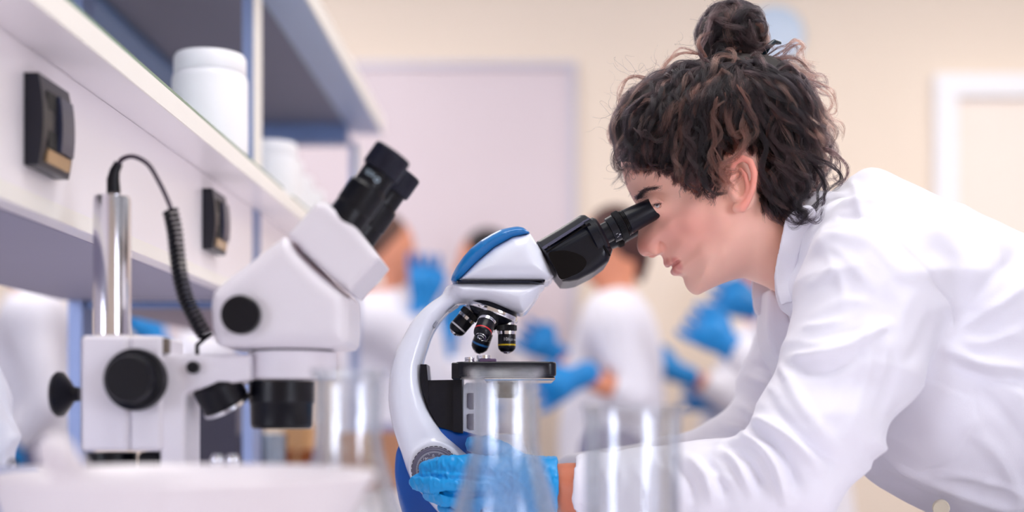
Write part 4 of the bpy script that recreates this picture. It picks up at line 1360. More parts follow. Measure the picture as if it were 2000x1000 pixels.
rad1 = [.070, .074, .0655, .058, .0545, .050, .0450, .0385, .0325]
a1 = g.chain(arm1, rad1, .012)
a2 = g.chain([W(1640, 540, 1.62), W(1580, 640, 1.645), W(1535, 760, 1.655), W(1500, 850, 1.65), W(1420, 905, 1.63), W(1300, 930, 1.60), W(1130, 945, 1.57)], [.070, .060, .056, .054, .050, .042, .034], .012)
d = smin(d, g.chain([W(1598, 440, 1.435), W(1584, 500, 1.432), W(1590, 560, 1.432)], [.034, .036, .040]), .025)
d = smin(d, a1, .012)
d = smin(d, a2, .016)
# sleeve ends are open
for (c_, dvv) in ((W(1128, 952, 1.374), np.array([-1, .12, 0])), ):
    dn = dvv / np.linalg.norm(dvv)
    d = np.maximum(d, -np.maximum(g.cap(c_ - dn * .012, c_ + dn * .08, .0295), -g.X * 0 - 1))
    pl_ = (g.X - c_[0]) * dn[0] + (g.Y - c_[1]) * dn[1]
    near = (g.Y < 1.47)
    d = np.where(near, np.maximum(d, pl_ - .0005), d)

FOLDS = [  # (pixel polyline, amplitude in metres, width in pixels)
    ([(1545, 700), (1600, 694), (1660, 676), (1734, 634)], 0.0081, 8.5), ([(1546, 722), (1610, 726), (1680, 700)], -0.0041, 9.3),
    ([(1560, 640), (1610, 632), (1650, 622)], 0.0041, 7.6), ([(1568, 560), (1600, 548), (1640, 520)], 0.0030, 8.5), ([(1572, 500), (1610, 470), (1660, 452)], 0.0034, 8.5),
    ([(1590, 470), (1650, 500), (1700, 560)], 0.0022, 11.9), ([(1640, 440), (1700, 470), (1760, 540)], 0.0022, 10.2),
    ([(1475, 818), (1500, 830), (1545, 862), (1600, 915)], 0.0115, 10.2), ([(1462, 842), (1505, 868), (1545, 915), (1560, 960)], -0.0081, 10.2),
    ([(1440, 855), (1478, 868), (1515, 905), (1535, 975)], 0.0115, 10.2), ([(1425, 880), (1462, 905), (1490, 960)], -0.0081, 9.3),
    ([(1405, 884), (1440, 905), (1468, 960)], 0.0095, 9.3), ([(1372, 900), (1402, 930), (1420, 975)], -0.0061, 9.3), ([(1340, 895), (1372, 920), (1395, 975)], 0.0074, 9.3),
    ([(1290, 905), (1320, 940), (1330, 985)], 0.0054, 10.2), ([(1315, 905), (1348, 945), (1356, 990)], -0.0047, 7.6), ([(1240, 915), (1262, 950), (1270, 990)], 0.0034, 9.3), ([(1175, 905), (1190, 950), (1190, 990)], 0.0030, 7.6),
    ([(1530, 720), (1560, 780), (1610, 850), (1650, 890)], 0.0041, 13.6), ([(1500, 780), (1560, 850), (1620, 900)], -0.0041, 10.2),
    ([(1700, 640), (1690, 740), (1650, 850)], 0.0030, 13.6), ([(1745, 640), (1740, 740), (1700, 830)], -0.0024, 11.9),
    ([(1839, 678), (1902, 706), (2000, 722)], 0.0068, 10.2), ([(1850, 705), (1910, 730), (2000, 750)], -0.0054, 11.9), ([(1870, 640), (1940, 600), (2000, 560)], 0.0047, 10.2), ([(1872, 668), (1930, 668), (2000, 640)], 0.0043, 10.2),
    ([(1880, 620), (1920, 560), (1990, 500)], -0.0034, 13.6), ([(1700, 860), (1780, 915), (1850, 950), (1990, 1000)], 0.0054, 10.2), ([(1690, 890), (1760, 940), (1850, 985)], -0.0047, 10.2), ([(1900, 840), (1960, 900), (2000, 990)], 0.0047, 15.3),
    ([(1590, 425), (1640, 400), (1690, 402), (1740, 380)], 0.0051, 9.3), ([(1600, 440), (1660, 425), (1720, 425)], -0.0034, 7.6), ([(1660, 350), (1680, 400), (1680, 440)], 0.0034, 8.5),
    ([(1990, 480), (1900, 470), (1800, 440)], 0.0027, 17), ([(1494, 690), (1510, 700), (1535, 735)], 0.0061, 7.6), ([(1480, 715), (1505, 722), (1530, 745)], -0.0054, 6.8), ([(1462, 735), (1492, 748), (1520, 770)], 0.0047, 7.6),
    ([(1440, 790), (1470, 812), (1490, 850)], 0.0047, 8.5), ([(1415, 835), (1450, 845), (1480, 850)], 0.0061, 6.8), ([(1385, 862), (1430, 868), (1460, 866)], 0.0047, 6), ([(1410, 850), (1440, 857), (1470, 858)], -0.0041, 5.1),
    ([(1600, 480), (1640, 540), (1650, 600)], .0018, 10), ([(1570, 620), (1640, 590), (1700, 590)], .0020, 10), ([(1562, 665), (1620, 655), (1690, 640)], -.0022, 8),
    ([(1780, 560), (1750, 640), (1740, 700)], .0024, 14), ([(1820, 600), (1790, 680), (1760, 720)], -.0022, 12), ([(1660, 700), (1640, 780), (1590, 850)], .0020, 14),
    ([(1710, 400), (1800, 440), (1900, 520)], .0026, 16), ([(1760, 400), (1850, 450), (1960, 540)], -.0022, 16), ([(1880, 700), (1960, 740), (2000, 790)], .0035, 12), ([(1910, 760), (1970, 820), (2000, 870)], -.0030, 14),
    ([(1930, 480), (1960, 540), (2000, 600)], .0026, 14), ([(1740, 900), (1820, 925), (1900, 930), (2000, 960)], .0030, 9), ([(1690, 905), (1740, 945), (1800, 975)], .0032, 7),
    ([(1360, 925), (1400, 930), (1440, 945)], .003, 8), ([(1210, 900), (1215, 940), (1205, 985)], .003, 7), ([(1280, 880), (1300, 915), (1305, 950)], -.003, 7),
]
SEAM = catmull([(1640, 425), (1671, 420), (1700, 430), (1734, 454), (1770, 486), (1804, 526), (1836, 566), (1858, 600), (1864, 640)], 4, False)
POCKET = [(1700, 862), (1750, 800), (1806, 737), (1850, 757), (1898, 780), (1903, 818), (1862, 894), (1840, 905), (1800, 912)]


def seg_dist(X, Y, P):
    d = np.full(len(X), 1e9)
    P = np.asarray(P, float)
    for i in range(len(P) - 1):
        a = P[i]; e = P[i + 1] - a
        t = np.clip(((X - a[0]) * e[0] + (Y - a[1]) * e[1]) / (e @ e), 0, 1)
        d = np.minimum(d, np.hypot(X - a[0] - e[0] * t, Y - a[1] - e[1] * t))
    return d


def coat_post(V, Q):
    N = vnormals(V, Q)
    X, Yq = px_of(V)
    near = np.clip(-N[:, 1] * 1.8 + .25, 0, 1) 
    disp = np.zeros(len(V))
    for P, a, w in FOLDS:
        Pc = catmull(P, 4, False)
        dd = seg_dist(X, Yq, Pc)
        # taper towards the ends
        L0 = np.hypot(X - Pc[0][0], Yq - Pc[0][1]); L1 = np.hypot(X - Pc[-1][0], Yq - Pc[-1][1])
        disp += a * np.exp(-(dd / w) ** 2) * np.clip(np.minimum(L0, L1) / 30 + .25, 0, 1)
    disp *= near
    dd = seg_dist(X, Yq, SEAM); disp += (-.0022 * np.exp(-(dd / 3.2) ** 2)) * near
    ins = -poly_sdf(X, Yq, POCKET)
    disp += near * .0016 * np.clip(ins / 3 + .5, 0, 1) * (V[:, 1] < 1.47)
    w1 = vnoise(V * np.array([13, 13, 30]), 12); w2 = vnoise(V * np.array([34, 30, 55]) + 7, 13)
    disp += .0034 * (1 - np.abs(w1) * 2) + .0010 * w2
    return V + N * disp[:, None]


coat = field(g, d, 'lab_coat', m_coat, woman, post=coat_post, relax=1)

# skirt of the coat and legs outside the frame, so that she stands on the floor
g = Grid((.50, 1.24, .0), (1.02, 1.76, 1.22), .012)
dl = g.chain([(.76, 1.42, 1.0), (.77, 1.40, .5), (.78, 1.40, .09)], [.10, .07, .055]); dl = smin(dl, g.chain([(.76, 1.58, 1.0), (.79, 1.60, .5), (.82, 1.60, .09)], [.10, .07, .055]), .03)
field(g, dl, 'trousers', m_trous, woman)
g2 = Grid((.55, 1.30, -.005), (1.0, 1.72, .14), .006)
ds = np.minimum(g2.chain([(.80, 1.40, .045), (.66, 1.39, .035)], [.05, .04]), g2.chain([(.84, 1.60, .045), (.70, 1.60, .035)], [.05, .04]))
field(g2, np.maximum(ds, .002 - g2.Z), 'shoes', mat('dark shoes', (40, 40, 48), .5), woman)
sk = smin(g.ell((.70, 1.50, 1.02), (.16, .175, .14)), g.chain([(.76, 1.50, .95), (.80, 1.50, .62)], [.17, .19]), .06)
field(g, np.maximum(sk, .62 - g.Z), 'coat_skirt', m_coat, woman)

# collar
col_px = [(1536, 426), (1530, 448), (1522, 490), (1517, 530), (1519, 566), (1527, 595), (1538, 592), (1553, 586), (1556, 545), (1560, 500), (1572, 462), (1586, 432), (1592, 415), (1580, 402), (1560, 405)]
g = Grid((.27, YM - .095, 1.14), (.42, YM + .12, 1.30), .0018)
dc = g.poly(pxpoly(catmull(col_px, 3), 1.40))[:, None, :] + 0 * g.Y
yo = np.abs(g.Y - YM - .008)
hw = shep(g.X2, g.Z2, [(1520, 540, .066), (1535, 590, .070), (1560, 470, .074), (1600, 420, .080), (1650, 370, .07)], 1.40)[:, None, :]
shell = np.maximum(yo - hw - .0045, hw - yo)
backpart = np.maximum(yo - hw - .0045, W(1605, 0, 1.42)[0] - g.X)
dc = smax(dc, shell, .0015)
field(g, np.maximum(dc, g.Y - YM - .008), 'collar', m_coat, woman, relax=1)
field(g, np.maximum(dc, YM + .008 - g.Y), 'collar', m_coat, woman, relax=1)
# front edges of the coat below the collar
g = Grid((.26, 1.40, 1.07), (.36, 1.60, 1.19), .002)
lp = [(1503, 566), (1520, 572), (1534, 600), (1550, 640), (1562, 690), (1560, 730), (1540, 740), (1520, 706), (1506, 680), (1499, 636), (1500, 600)]
field(g, g.ext(pxpoly(catmull(lp, 3), 1.50), 1.50, 1.575, .006), 'coat_front', m_coat, woman, relax=1)
bt_ = W(1838, 992, 1.40)
MB().lathe(bt_, (-.2, -1, -.3), [(0, -.004), (.0085, -.004), (.009, .001), (.008, .0022), (.006, .0016), (0, .0014)], 32).build('button', mat('cream button', (222, 212, 190), .3), woman, 40)

# ------------------------------------------------------------------ hair
cap_px = [(1210, 316), (1197, 296), (1193, 270), (1198, 235), (1220, 190), (1262, 158), (1318, 132), (1380, 112), (1440, 106), (1500, 112), (1548, 140), (1586, 185), (1602, 240), (1604, 300), (1590, 350), (1570, 395), (1552, 428),
          (1530, 436), (1505, 430), (1486, 402), (1483, 355), (1479, 314), (1450, 295), (1430, 306), (1421, 330), (1416, 358), (1404, 382), (1376, 378), (1350, 362), (1322, 346), (1285, 332), (1245, 326), (1225, 322)]
LOWY = {(1552, 428): 1.43, (1530, 436): 1.40, (1505, 430): 1.39, (1225, 322): 1.435, (1245, 326): 1.425, (1285, 332): 1.408, (1322, 346): 1.398, (1210, 316): 1.455}
cap3 = []
for k, q in enumerate(cap_px):
    Yq = LOWY.get(q, 1.390 if k > cap_px.index((1505, 430)) and k < cap_px.index((1322, 346)) else YM)
    p = W(q[0], q[1], Yq); cap3.append((p[0], p[2]))
CP = catmull(cap3, 3)
HC = [(1200, 280, .064, .050), (1230, 230, .072, .07), (1300, 180, .082, .085), (1400, 150, .086, .090), (1500, 160, .086, .085), (1580, 220, .080, .075), (1590, 300, .076, .065), (1400, 250, .091, .085), (1300, 260, .084, .07), (1500, 280, .088, .08),
      (1230, 305, .064, .016), (1300, 325, .074, .013), (1360, 355, .080, .012), (1400, 370, .082, .012), (1445, 300, .088, .016), (1480, 360, .082, .014), (1500, 410, .074, .014), (1550, 420, .068, .035), (1560, 370, .074, .045),
      (1420, 268, .090, .032), (1455, 262, .090, .032), (1380, 305, .088, .030), (1490, 300, .088, .032), (1300, 292, .078, .030), (1340, 312, .084, .028), (1505, 370, .082, .030), (1250, 290, .066, .028)]
X0, Z1 = W(1170, 80, YM)[[0, 2]]; X1, Z0 = W(1630, 460, YM)[[0, 2]]
g = Grid((X0, YM - .10, Z0), (X1, YM + .10, Z1 + .01), .0022)
dcap = inflate(g, CP, HC, YM, 2) + .002
bunc = W(1424, 70, YM)
bun = g.ell(bunc, (.036, .036, .033), 0)
g3 = Grid(bunc - .05, bunc + .05, .002)
hair_m = mat('hair base', (26, 17, 18), 0.6, noise=0.3, nscale=120)
hair = field(g, dcap, 'hair', hair_m, woman, post=lambda V, Q: V + vnormals(V, Q) * (.0018 * vnoise(V * np.array([120, 120, 60]), 3))[:, None])
field(g3, smin(g3.ell(bunc, (.034, .034, .032)), g3.cap(bunc - [0, 0, .02], bunc - [0.0, 0, .045], .026, .03), .01), 'hair_bun', hair_m, woman)

CPn = np.array(CP)


def hsurf(x, z):
    """height of the hair surface above the middle plane, and its gradient"""
    def h_(x, z):
        d2 = -poly_sdf(x, z, CPn)
        Hm = shep(x, z, [(a, b, c, .8 * c) for a, b, c, _ in HC], YM); Rm = shep(x, z, [(a, b, c, .8 * h) for a, b, h, c in HC], YM)
        q = 1 - np.clip(d2 / Rm, -.0, 1)
        return Hm * np.sqrt(np.clip(1 - q ** 2, 0, 1)), d2
    h0, d0 = h_(x, z); e = .003
    hx = (h_(x + e, z)[0] - h_(x - e, z)[0]) / (2 * e); hz = (h_(x, z + e)[0] - h_(x, z - e)[0]) / (2 * e)
    return h0, d0, hx, hz


R_ = np.random.default_rng(5)
ST_P = []; ST_R = []; ST_C = []
NPT = 26


def add_lock(G, N_, width, nstr, a0, a1, wl, tone, taper=.75, rad=.00012, frizz=.0006, phase=None, spread=0.0):
    """G guide points (n x 3), N_ normals; a curly lock of strands around it"""
    n = NPT
    s = np.linspace(0, 1, len(G)); t = np.linspace(0, 1, n)
    P = np.stack([np.interp(t, s, G[:, k]) for k in range(3)], 1); N = np.stack([np.interp(t, s, N_[:, k]) for k in range(3)], 1)
    T = np.gradient(P, axis=0); L = np.concatenate([[0], np.cumsum(np.linalg.norm(np.diff(P, axis=0), axis=1))])
    T /= np.linalg.norm(T, axis=1)[:, None] + 1e-9
    N = N - T * (N * T).sum(1)[:, None]; N /= np.linalg.norm(N, axis=1)[:, None] + 1e-9
    B = np.cross(T, N)
    ph = R_.uniform(0, 6.28) if phase is None else phase
    am = a0 + (a1 - a0) * t ** 1.2
    fi = ph + 2 * np.pi * L / wl
    P = P + B * (am * np.cos(fi))[:, None] + N * (am * (np.sin(fi) * .8 + .5))[:, None]
    w = width * (1 - taper * t ** 1.5) * (.15 + .85 * np.minimum(t * 3.5, 1))
    rr = np.sqrt(R_.uniform(0, 1, nstr)); th = R_.uniform(0, 6.28, nstr)
    tw = R_.uniform(-.4, .4, nstr)
    for k in range(nstr):
        an = th[k] + tw[k] * t * 3 + fi * .35
        off = (B * (np.cos(an) * 1.25)[:, None] + N * (np.sin(an) * .7)[:, None]) * (w * rr[k])[:, None]
        jit = R_.normal(0, 1, (5, 3)); fr = np.stack([np.interp(t, np.linspace(0, 1, 5), jit[:, q]) for q in range(3)], 1) * (frizz * (.4 + 1.6 * t))[:, None]
        cutn = R_.uniform(.80, 1.0)
        q_ = P + off + fr + B * (spread * R_.normal() * t ** 2)[:, None]
        idx = np.linspace(0, (n - 1) * cutn, n)
        q_ = np.stack([np.interp(idx, np.arange(n), q_[:, c]) for c in range(3)], 1)
        ST_P.append(q_); ST_R.append(rad * (1 - .7 * t ** 2)); ST_C.append(tone * R_.uniform(.75, 1.25))


dark = np.array(lin((16, 12, 16))); brown = np.array(lin((98, 64, 56))); mid = np.array(lin((40, 27, 29)))
tones = [dark, dark, dark, mid, mid, brown]


def surf_path(pts2, side, off0, off1):
    """pixel path on the hair surface -> 3-D guide and normals; side -1 = near the camera"""
    P = catmull(pts2, 5, False)
    Yv = np.full(len(P), YM)
    for _ in range(3):
        x = (P[:, 0] - 1000) * Yv / F; z = CZ + (HZ - P[:, 1]) * Yv / F
        h, d2, hx, hz = hsurf(x, z)
        if side > 0: break
        Yv = .5 * Yv + .5 * (YM - h)
    off = np.linspace(off0, off1, len(x))
    N = np.stack([-hx, np.full(len(x), 1.0), -hz], 1); N[:, 1] *= side; N[:, 0] *= 1; 
    N = N / np.linalg.norm(N, axis=1)[:, None]
    G = np.stack([x, YM + side * h, z], 1) + N * off[:, None]
    return G, N


POLE = np.array([1440.0, 128.0])
nl = 0
for it in range(900):
    if nl >= 400: break
    th = R_.uniform(math.radians(-12), math.radians(192))   # angle below horizontal: 0 = right, 90 = down, 180 = left
    dirv = np.array([math.cos(th), math.sin(th)])
    # distance to the lower hair line along this direction
    pole = POLE + R_.normal(0, 1, 2) * np.array([34, 9]) + [0, 6]
    k = pole + np.outer(np.linspace(20, 420, 90), dirv)
    x = (k[:, 0] - 1000) * YM / F; z = CZ + (HZ - k[:, 1]) * YM / F
    ins = -poly_sdf(x, z, CPn)
    inside = np.where(ins > -.001)[0]
    if len(inside) == 0: continue
    Rm = 20 + inside.max() * 400 / 89.0
    r0 = R_.uniform(.0, .75) * Rm
    ln = R_.uniform(120, 290)
    r1 = min(r0 + ln, Rm * (R_.uniform(.95, 1.06) if abs(dirv[0]) < .75 else R_.uniform(.90, .99)))
    if r1 - r0 < 40: continue
    sw = R_.normal(0, 10); bend = R_.normal(0, 16)
    perp = np.array([-dirv[1], dirv[0]])
    pm = [pole + dirv * (r0 + (r1 - r0) * q) + perp * (bend * math.sin(q * 3.14) + sw * q) for q in (0, .25, .5, .75, 1)]
    # gravity: lower ends fall more downwards
    sd_ = abs(dirv[0]) ** 2
    pm = [p + np.array([-dirv[0] * 26 * sd_ * q * q, (10 + 75 * sd_) * q * q]) for p, q in zip(pm, (0, .25, .5, .75, 1))]
    side = -1 if R_.uniform() < .72 else 1
    lift = R_.uniform(.000, .006)
    G, N = surf_path(pm, side, -.001 + lift * .3, lift + .001)
    tn = tones[R_.integers(0, 6)]
    add_lock(G, N, R_.uniform(.0022, .0052), 40 if side < 0 else 18, R_.uniform(.0005, .0020), R_.uniform(.0030, .0080), R_.uniform(.036, .070), tn)
    nl += 1
# silhouettes: curls that stand out around the outline, front, top and back
for it in range(110):
    q = R_.uniform()
    edge = catmull([(1200, 300), (1193, 260), (1205, 215), (1235, 175), (1290, 142), (1350, 122), (1480, 112), (1545, 135), (1590, 185), (1606, 250), (1604, 310), (1592, 350)], 8, False)
    i = int(R_.uniform(0, len(edge) - 2)); p = edge[i]; tv = edge[i + 1] - edge[i]; tv /= np.linalg.norm(tv)
    back = p[0] > 1480
    dr_ = tv if back else -tv
    nrm = np.array([tv[1], -tv[0]])
    ln = R_.uniform(50, 110)
    bul = R_.uniform(2, 18) if back else R_.uniform(-2, 4)
    pts = [p - nrm * 10 - dr_ * 10, p + nrm * bul * .3 + dr_ * ln * .3, p + nrm * bul + dr_ * ln * .65, p + nrm * bul * R_.uniform(.2, 1.3) + dr_ * ln]
    if not back:
        st_ = int(R_.uniform(4, 9)); off_ = R_.uniform(-9, 1)
        js = [i - st_ * q_ for q_ in range(4) if i - st_ * q_ >= 0]
        if len(js) < 3: continue
        pts = [edge[j] + nrm * (off_ + R_.uniform(-2, 2)) for j in js]
    P = catmull(pts, 6, False); yv = YM + R_.uniform(-.045, .03)
    G = np.stack([(P[:, 0] - 1000) * yv / F, np.full(len(P), yv), CZ + (HZ - P[:, 1]) * yv / F], 1)
    N = np.tile(np.array([0, -1.0, 0]), (len(P), 1))
    add_lock(G, N, R_.uniform(.002, .004), 22, .001, R_.uniform(.003, .008) if back else .002, R_.uniform(.03, .05), tones[R_.integers(1, 6)])

# hand placed curls seen in the photograph (pixels, closer to the camera)
def free_lock(pts, Y0, Y1, width, nstr, tone, a1=.003, wl=.04, spread=0.001, a0=.0005):
    P = catmull(pts, 7, False); yv = np.linspace(Y0, Y1, len(P))
    G = np.stack([(P[:, 0] - 1000) * yv / F, yv, CZ + (HZ - P[:, 1]) * yv / F], 1)
    N = np.tile(np.array([0, -1.0, 0]), (len(P), 1))
    add_lock(G, N, width, nstr, a0, a1, wl, tone, spread=spread)


ny = 1.385
for pts, y0, y1, w, n, tn, a in [
    ([(1330, 200), (1325, 240), (1330, 280), (1318, 310), (1330, 335), (1322, 352)], ny, ny - .003, .0045, 60, brown, .003),
    ([(1345, 190), (1348, 230), (1342, 275), (1352, 310), (1360, 345), (1352, 365)], ny - .004, ny - .006, .0045, 60, mid, .004),
    ([(1405, 190), (1390, 225), (1400, 260), (1385, 300), (1395, 345), (1418, 372)], ny - .006, ny - .010, .005, 70, brown, .004),
    ([(1440, 170), (1462, 205), (1448, 240), (1465, 265), (1440, 300), (1410, 330), (1425, 360), (1442, 372)], ny - .006, ny - .014, .005, 80, brown, .003),
    ([(1430, 180), (1425, 230), (1440, 270), (1470, 240), (1478, 262), (1455, 280)], ny - .004, ny - .010, .004, 60, brown, .003),
    ([(1500, 180), (1520, 220), (1512, 265), (1530, 310), (1515, 350), (1530, 395)], ny - .002, ny + .008, .005, 70, mid, .004),
    ([(1540, 190), (1562, 235), (1555, 290), (1572, 330), (1560, 380)], ny + .004, ny + .022, .005, 70, mid, .004),
    ([(1480, 190), (1475, 240), (1492, 290), (1486, 330), (1500, 370), (1510, 410)], ny - .004, ny + .004, .005, 70, dark, .004),
    ([(1370, 190), (1362, 230), (1375, 265), (1362, 300), (1378, 335), (1370, 372)], ny - .003, ny - .006, .005, 70, dark, .004),
    ([(1300, 190), (1275, 225), (1285, 262), (1270, 290), (1255, 318)], ny + .008, ny + .012, .005, 70, mid, .004),
    ([(1262, 190), (1235, 215), (1222, 250), (1235, 285), (1250, 300)], ny + .025, ny + .02, .005, 70, dark, .004),
    ([(1240, 250), (1260, 262), (1285, 275), (1300, 270), (1285, 285)], ny + .006, ny, .003, 40, mid, .003),
    # nape curls
    ([(1560, 330), (1580, 360), (1560, 395), (1575, 420), (1555, 438), (1545, 425)], 1.400, 1.385, .004, 60, dark, .004),
    ([(1575, 300), (1600, 335), (1612, 370), (1600, 405), (1575, 415), (1560, 395), (1575, 378)], 1.415, 1.385, .0045, 60, dark, .003),
    ([(1590, 290), (1625, 300), (1652, 325), (1648, 352), (1628, 352), (1618, 335)], 1.43, 1.40, .003, 36, mid, .003),
    ([(1590, 310), (1620, 325), (1640, 350), (1622, 375), (1600, 370)], 1.42, 1.395, .003, 36, dark, .003),
    ([(1540, 380), (1555, 415), (1580, 432), (1600, 420), (1612, 395)], 1.400, 1.384, .004, 40, dark, .003),
    ([(1520, 400), (1540, 425), (1562, 436), (1590, 428)], 1.400, 1.384, .004, 40, dark, .003),
    # back outline curls
    ([(1560, 150), (1600, 165), (1625, 185), (1628, 210), (1612, 225), (1602, 212)], 1.46, 1.45, .0028, 36, brown, .002),
    ([(1530, 100), (1552, 82), (1568, 92), (1560, 112), (1575, 130), (1600, 122)], 1.46, 1.45, .0025, 36, brown, .002),
    ([(1500, 125), (1540, 112), (1575, 130), (1600, 150)], 1.45, 1.44, .004, 50, brown, .003),
    ([(1480, 130), (1520, 105), (1545, 90), (1560, 100)], 1.45, 1.44, .003, 40, mid, .003),
    ([(1590, 200), (1618, 230), (1610, 260), (1622, 280), (1608, 300)], 1.46, 1.45, .003, 36, mid, .003),
    ([(1580, 240), (1612, 270), (1625, 300), (1612, 330)], 1.46, 1.45, .003, 36, dark, .003),
    # top left arc
    ([(1375, 112), (1330, 105), (1300, 122), (1285, 150), (1290, 175)], 1.45, 1.43, .0028, 40, brown, .002),
    ([(1270, 150), (1235, 145), (1212, 165), (1208, 195), (1215, 220)], 1.46, 1.44, .0022, 30, brown, .002),
    ([(1370, 120), (1390, 130), (1410, 120), (1440, 125)], 1.42, 1.42, .003, 30, mid, .002),
    # beside the ear
    ([(1395, 300), (1410, 330), (1425, 345), (1440, 340), (1430, 370), (1418, 385)], ny - .010, ny - .016, .0035, 60, brown, .003),
    ([(1380, 320), (1372, 350), (1388, 375), (1405, 380), (1415, 365)], ny - .008, ny - .012, .003, 50, dark, .003),
    ([(1350, 330), (1340, 352), (1355, 372), (1375, 378)], ny - .004, ny - .006, .002, 26, dark, .003),
    ([(1240, 300), (1240, 318), (1252, 330), (1275, 332)], 1.415, 1.405, .0012, 14, mid, .002),
    ([(1270, 300), (1275, 325), (1300, 335), (1330, 330)], 1.405, 1.398, .0015, 18, mid, .002),
]:
    for rep in range(3):
        pj = np.array(pts, float) + R_.normal(0, 2.5 + 1.2 * rep, (len(pts), 2)) + R_.normal(0, 5, 2) * (rep > 0)
        free_lock(pj, y0 + R_.normal(0, .001), y1 + R_.normal(0, .0015), w * R_.uniform(.35, .6), int(n * .45), tn * R_.uniform(.55, 1.2) if rep else tn, a * R_.uniform(.5, 1.1), wl=R_.uniform(.03, .05))

# bun: locks wound around the knot
bc = W(1424, 70, 1.47)
for it in range(95):
    ax_ = R_.normal(0, 1, 3) * np.array([.6, 1.0, .7]); ax_ /= np.linalg.norm(ax_)
    u = np.cross(ax_, [0.2, 0.1, 1.0]); u /= np.linalg.norm(u); v = np.cross(ax_, u)
    a0_ = R_.uniform(0, 6.28); spn = R_.uniform(1.4, 3.2); sh_ = R_.uniform(-.55, .55)
    an = np.linspace(a0_, a0_ + spn, 14)
    rb = R_.uniform(.033, .0400)
    dirs_ = (u[None] * np.cos(an)[:, None] + v[None] * np.sin(an)[:, None]) * math.sqrt(1 - sh_ ** 2) + ax_[None] * sh_
    G = bc + dirs_ * np.array([rb, rb, rb * .93]) + np.array([.012 * .3, 0, 0])
    if G[:, 2].min() < bc[2] - .036: pass
    add_lock(G, dirs_, R_.uniform(.0025, .0055), 38, .0004, R_.uniform(.001, .005), R_.uniform(.035, .06), tones[R_.integers(1, 6)], taper=.5)
for pts, w in (([(1372, 118), (1368, 90), (1385, 50), (1400, 25), (1430, 15)], .004), ([(1470, 40), (1492, 45), (1495, 65), (1484, 72)], .002), ([(1380, 112), (1365, 85), (1372, 66), (1392, 62)], .002),
               ([(1420, 110), (1440, 95), (1475, 100), (1500, 92), (1508, 100)], .003), ([(1395, 115), (1410, 95), (1450, 85), (1490, 95)], .004)):
    free_lock(pts, 1.44, 1.44, w, 40, tones[R_.integers(2, 6)], .002)
# underlying combed hair: hair line up to the knot
for it in range(260):
    k = R_.uniform(0, 1)
    e0 = catmull([(1208, 312), (1245, 304), (1285, 315), (1330, 332), (1372, 366), (1398, 370), (1425, 318), (1455, 305), (1478, 345), (1486, 395), (1510, 425), (1548, 430)], 10, False)
    p = e0[int(k * (len(e0) - 1))]
    q = np.array([1420 + R_.uniform(-30, 60), 150 + R_.uniform(-20, 60)])
    m1 = p * .66 + q * .34 + R_.normal(0, 9, 2); m2 = p * .33 + q * .67 + R_.normal(0, 9, 2)
    side = -1 if R_.uniform() < .7 else 1
    G, N = surf_path([p + R_.normal(0, 3, 2), m1, m2, q], side, .0005, .001)
    add_lock(G, N, .004, 22, .0004, .0015, .05, tones[R_.integers(0, 5)], taper=.2)
# flyaways
for it in range(420):
    th = R_.uniform(math.radians(-170), math.radians(190)); r_ = R_.uniform(120, 215)
    c_ = np.array([1405, 255.0]); p = c_ + np.array([math.cos(th) * r_ * 1.02, math.sin(th) * r_ * .82])
    if 40 < math.degrees(th) < 165 and R_.uniform() < .85: continue
    q = p + R_.normal(0, 26, 2) + np.array([math.cos(th), math.sin(th)]) * R_.uniform(0, 22)
    m = (p + q) / 2 + R_.normal(0, 14, 2)
    free_lock([p, m, q], 1.44 + R_.uniform(-.05, .04), 1.44 + R_.uniform(-.05, .04), .001, 1, mid, .003, .03)
for it in range(90):     # wisps on the bun
    th = R_.uniform(0, 6.28); p = np.array([1424, 68]) + np.array([math.cos(th), math.sin(th)]) * 58
    q = p + np.array([math.cos(th), math.sin(th)]) * R_.uniform(2, 22) + R_.normal(0, 12, 2)
    free_lock([p, (p + q) / 2 + R_.normal(0, 8, 2), q], 1.46, 1.46, .001, 1, mid, .002, .03)
# fine down along the hair line and temple
for it in range(110):
    e0 = catmull([(1222, 312), (1260, 312), (1300, 326), (1345, 350), (1375, 372), (1400, 378)], 10, False)
    p = e0[int(R_.uniform(0, 1) * (len(e0) - 1))] + R_.normal(0, 4, 2)
    x = np.array([(p[0] - 1000) * 1.40 / F]); z = np.array([CZ + (HZ - p[1]) * 1.40 / F])
    h, d2, hx, hz = hsurf(x, z); y_ = YM - max(h[0], .062 if p[0] > 1280 else .045) - .002
    q = p + np.array([R_.uniform(-12, 16), R_.uniform(8, 34)])
    free_lock([p, (p + q) / 2 + R_.normal(0, 5, 2), q], y_, y_ - .002, .0012, 2, dark, .002, .03)


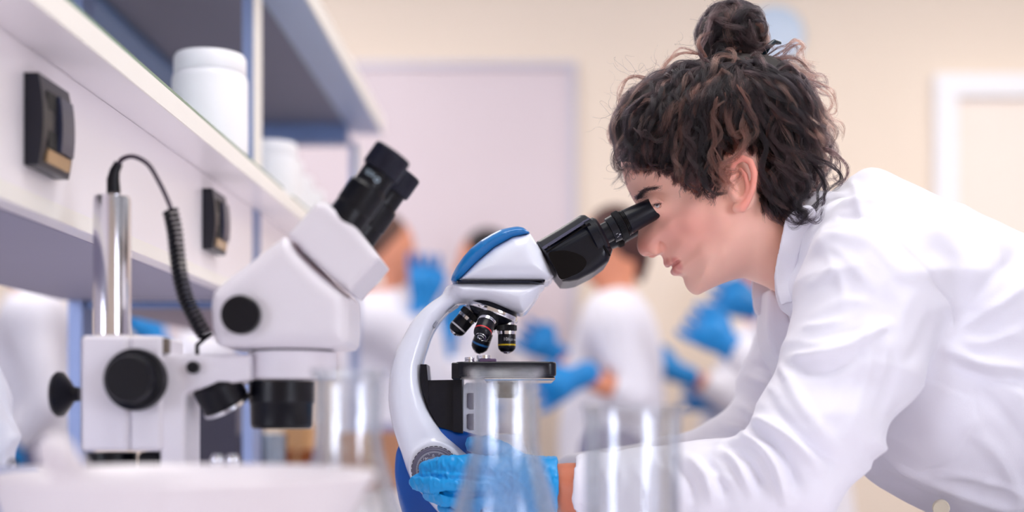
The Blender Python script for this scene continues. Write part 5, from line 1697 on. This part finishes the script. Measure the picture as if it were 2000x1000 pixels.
def strands(name, Ps, Rs, Cs, m, parent):
    """fine hair strands as a curves object in world scale"""
    n = len(Ps); k = Ps[0].shape[0]
    base = np.array(wpos(parent)) if parent is not None else np.zeros(3)
    cu = bpy.data.hair_curves.new(name)
    cu.add_curves([k] * n)
    P = np.concatenate(Ps) - base
    cu.attributes['position'].data.foreach_set('vector', P.astype(np.float32).ravel())
    ra = cu.attributes.get('radius') or cu.attributes.new('radius', 'FLOAT', 'POINT')
    ra.data.foreach_set('value', np.concatenate(Rs).astype(np.float32))
    ta = cu.attributes.new('tint', 'FLOAT_COLOR', 'CURVE')
    c4 = np.ones((n, 4), np.float32); c4[:, :3] = np.array(Cs)
    ta.data.foreach_set('color', c4.ravel())
    cu.materials.append(m)
    o = bpy.data.objects.new(name, cu); COL.objects.link(o)
    o.parent = parent
    return o


hm = bpy.data.materials.new('hair strands'); hm.use_nodes = True
nt = hm.node_tree; nt.nodes.clear()
out = nt.nodes.new('ShaderNodeOutputMaterial'); hb = nt.nodes.new('ShaderNodeBsdfHairPrincipled')
hb.parametrization = 'COLOR'
at = nt.nodes.new('ShaderNodeAttribute'); at.attribute_name = 'tint'
nt.links.new(at.outputs['Color'], hb.inputs['Color']); nt.links.new(hb.outputs[0], out.inputs[0])
hb.inputs['Roughness'].default_value = .30
hb.inputs['IOR'].default_value = 1.42
strands('hair_strands', ST_P, ST_R, ST_C, hm, hair)

# brow and lashes
ST_P.clear(); ST_R.clear(); ST_C.clear()
bro = catmull([(1242, 388), (1248, 379), (1260, 371), (1280, 367)], 10, False)
for it in range(330):
    k = R_.uniform(0, 1) ** 1.3; p = bro[int(k * (len(bro) - 1))] + R_.normal(0, 2.6 * (1 - .6 * k), 2)
    y_ = YM - (.022 + .036 * min(1, (p[0] - 1240) / 40 + .15))
    q = p + np.array([R_.uniform(8, 17), R_.uniform(-8, -3) * (1 - .9 * k)])
    free_lock([p, (p + q) / 2, q], y_ - .002, y_ - .006, .0003, 1, dark, .0002, .03)
for it in range(46):
    k = R_.uniform(0, 1); p = np.array([1277 + 16 * k, 399 - 2 * k])
    q = p + np.array([R_.uniform(-7, -2), R_.uniform(1, 6)])
    y_ = YM - (.042 + .008 * k)
    free_lock([p, (p + q) / 2 + [0, 1], q], y_ - .001, y_ - .004, .0002, 1, dark * .4, .0001, .03)
strands('eyebrow', ST_P, ST_R, ST_C, hm, woman)

# claw clip in the hair
cl = W(1508, 92, 1.45)
g = Grid(cl - .03, cl + .03, .0012)
dcl = g.chain([W(1492, 108, 1.45), W(1500, 92, 1.445), W(1512, 82, 1.45), W(1524, 84, 1.455)], [.0025, .0032, .0030, .0018])
field(g, dcl, 'hair_clip', mat('dark teal clip', (16, 40, 52), .25), woman)
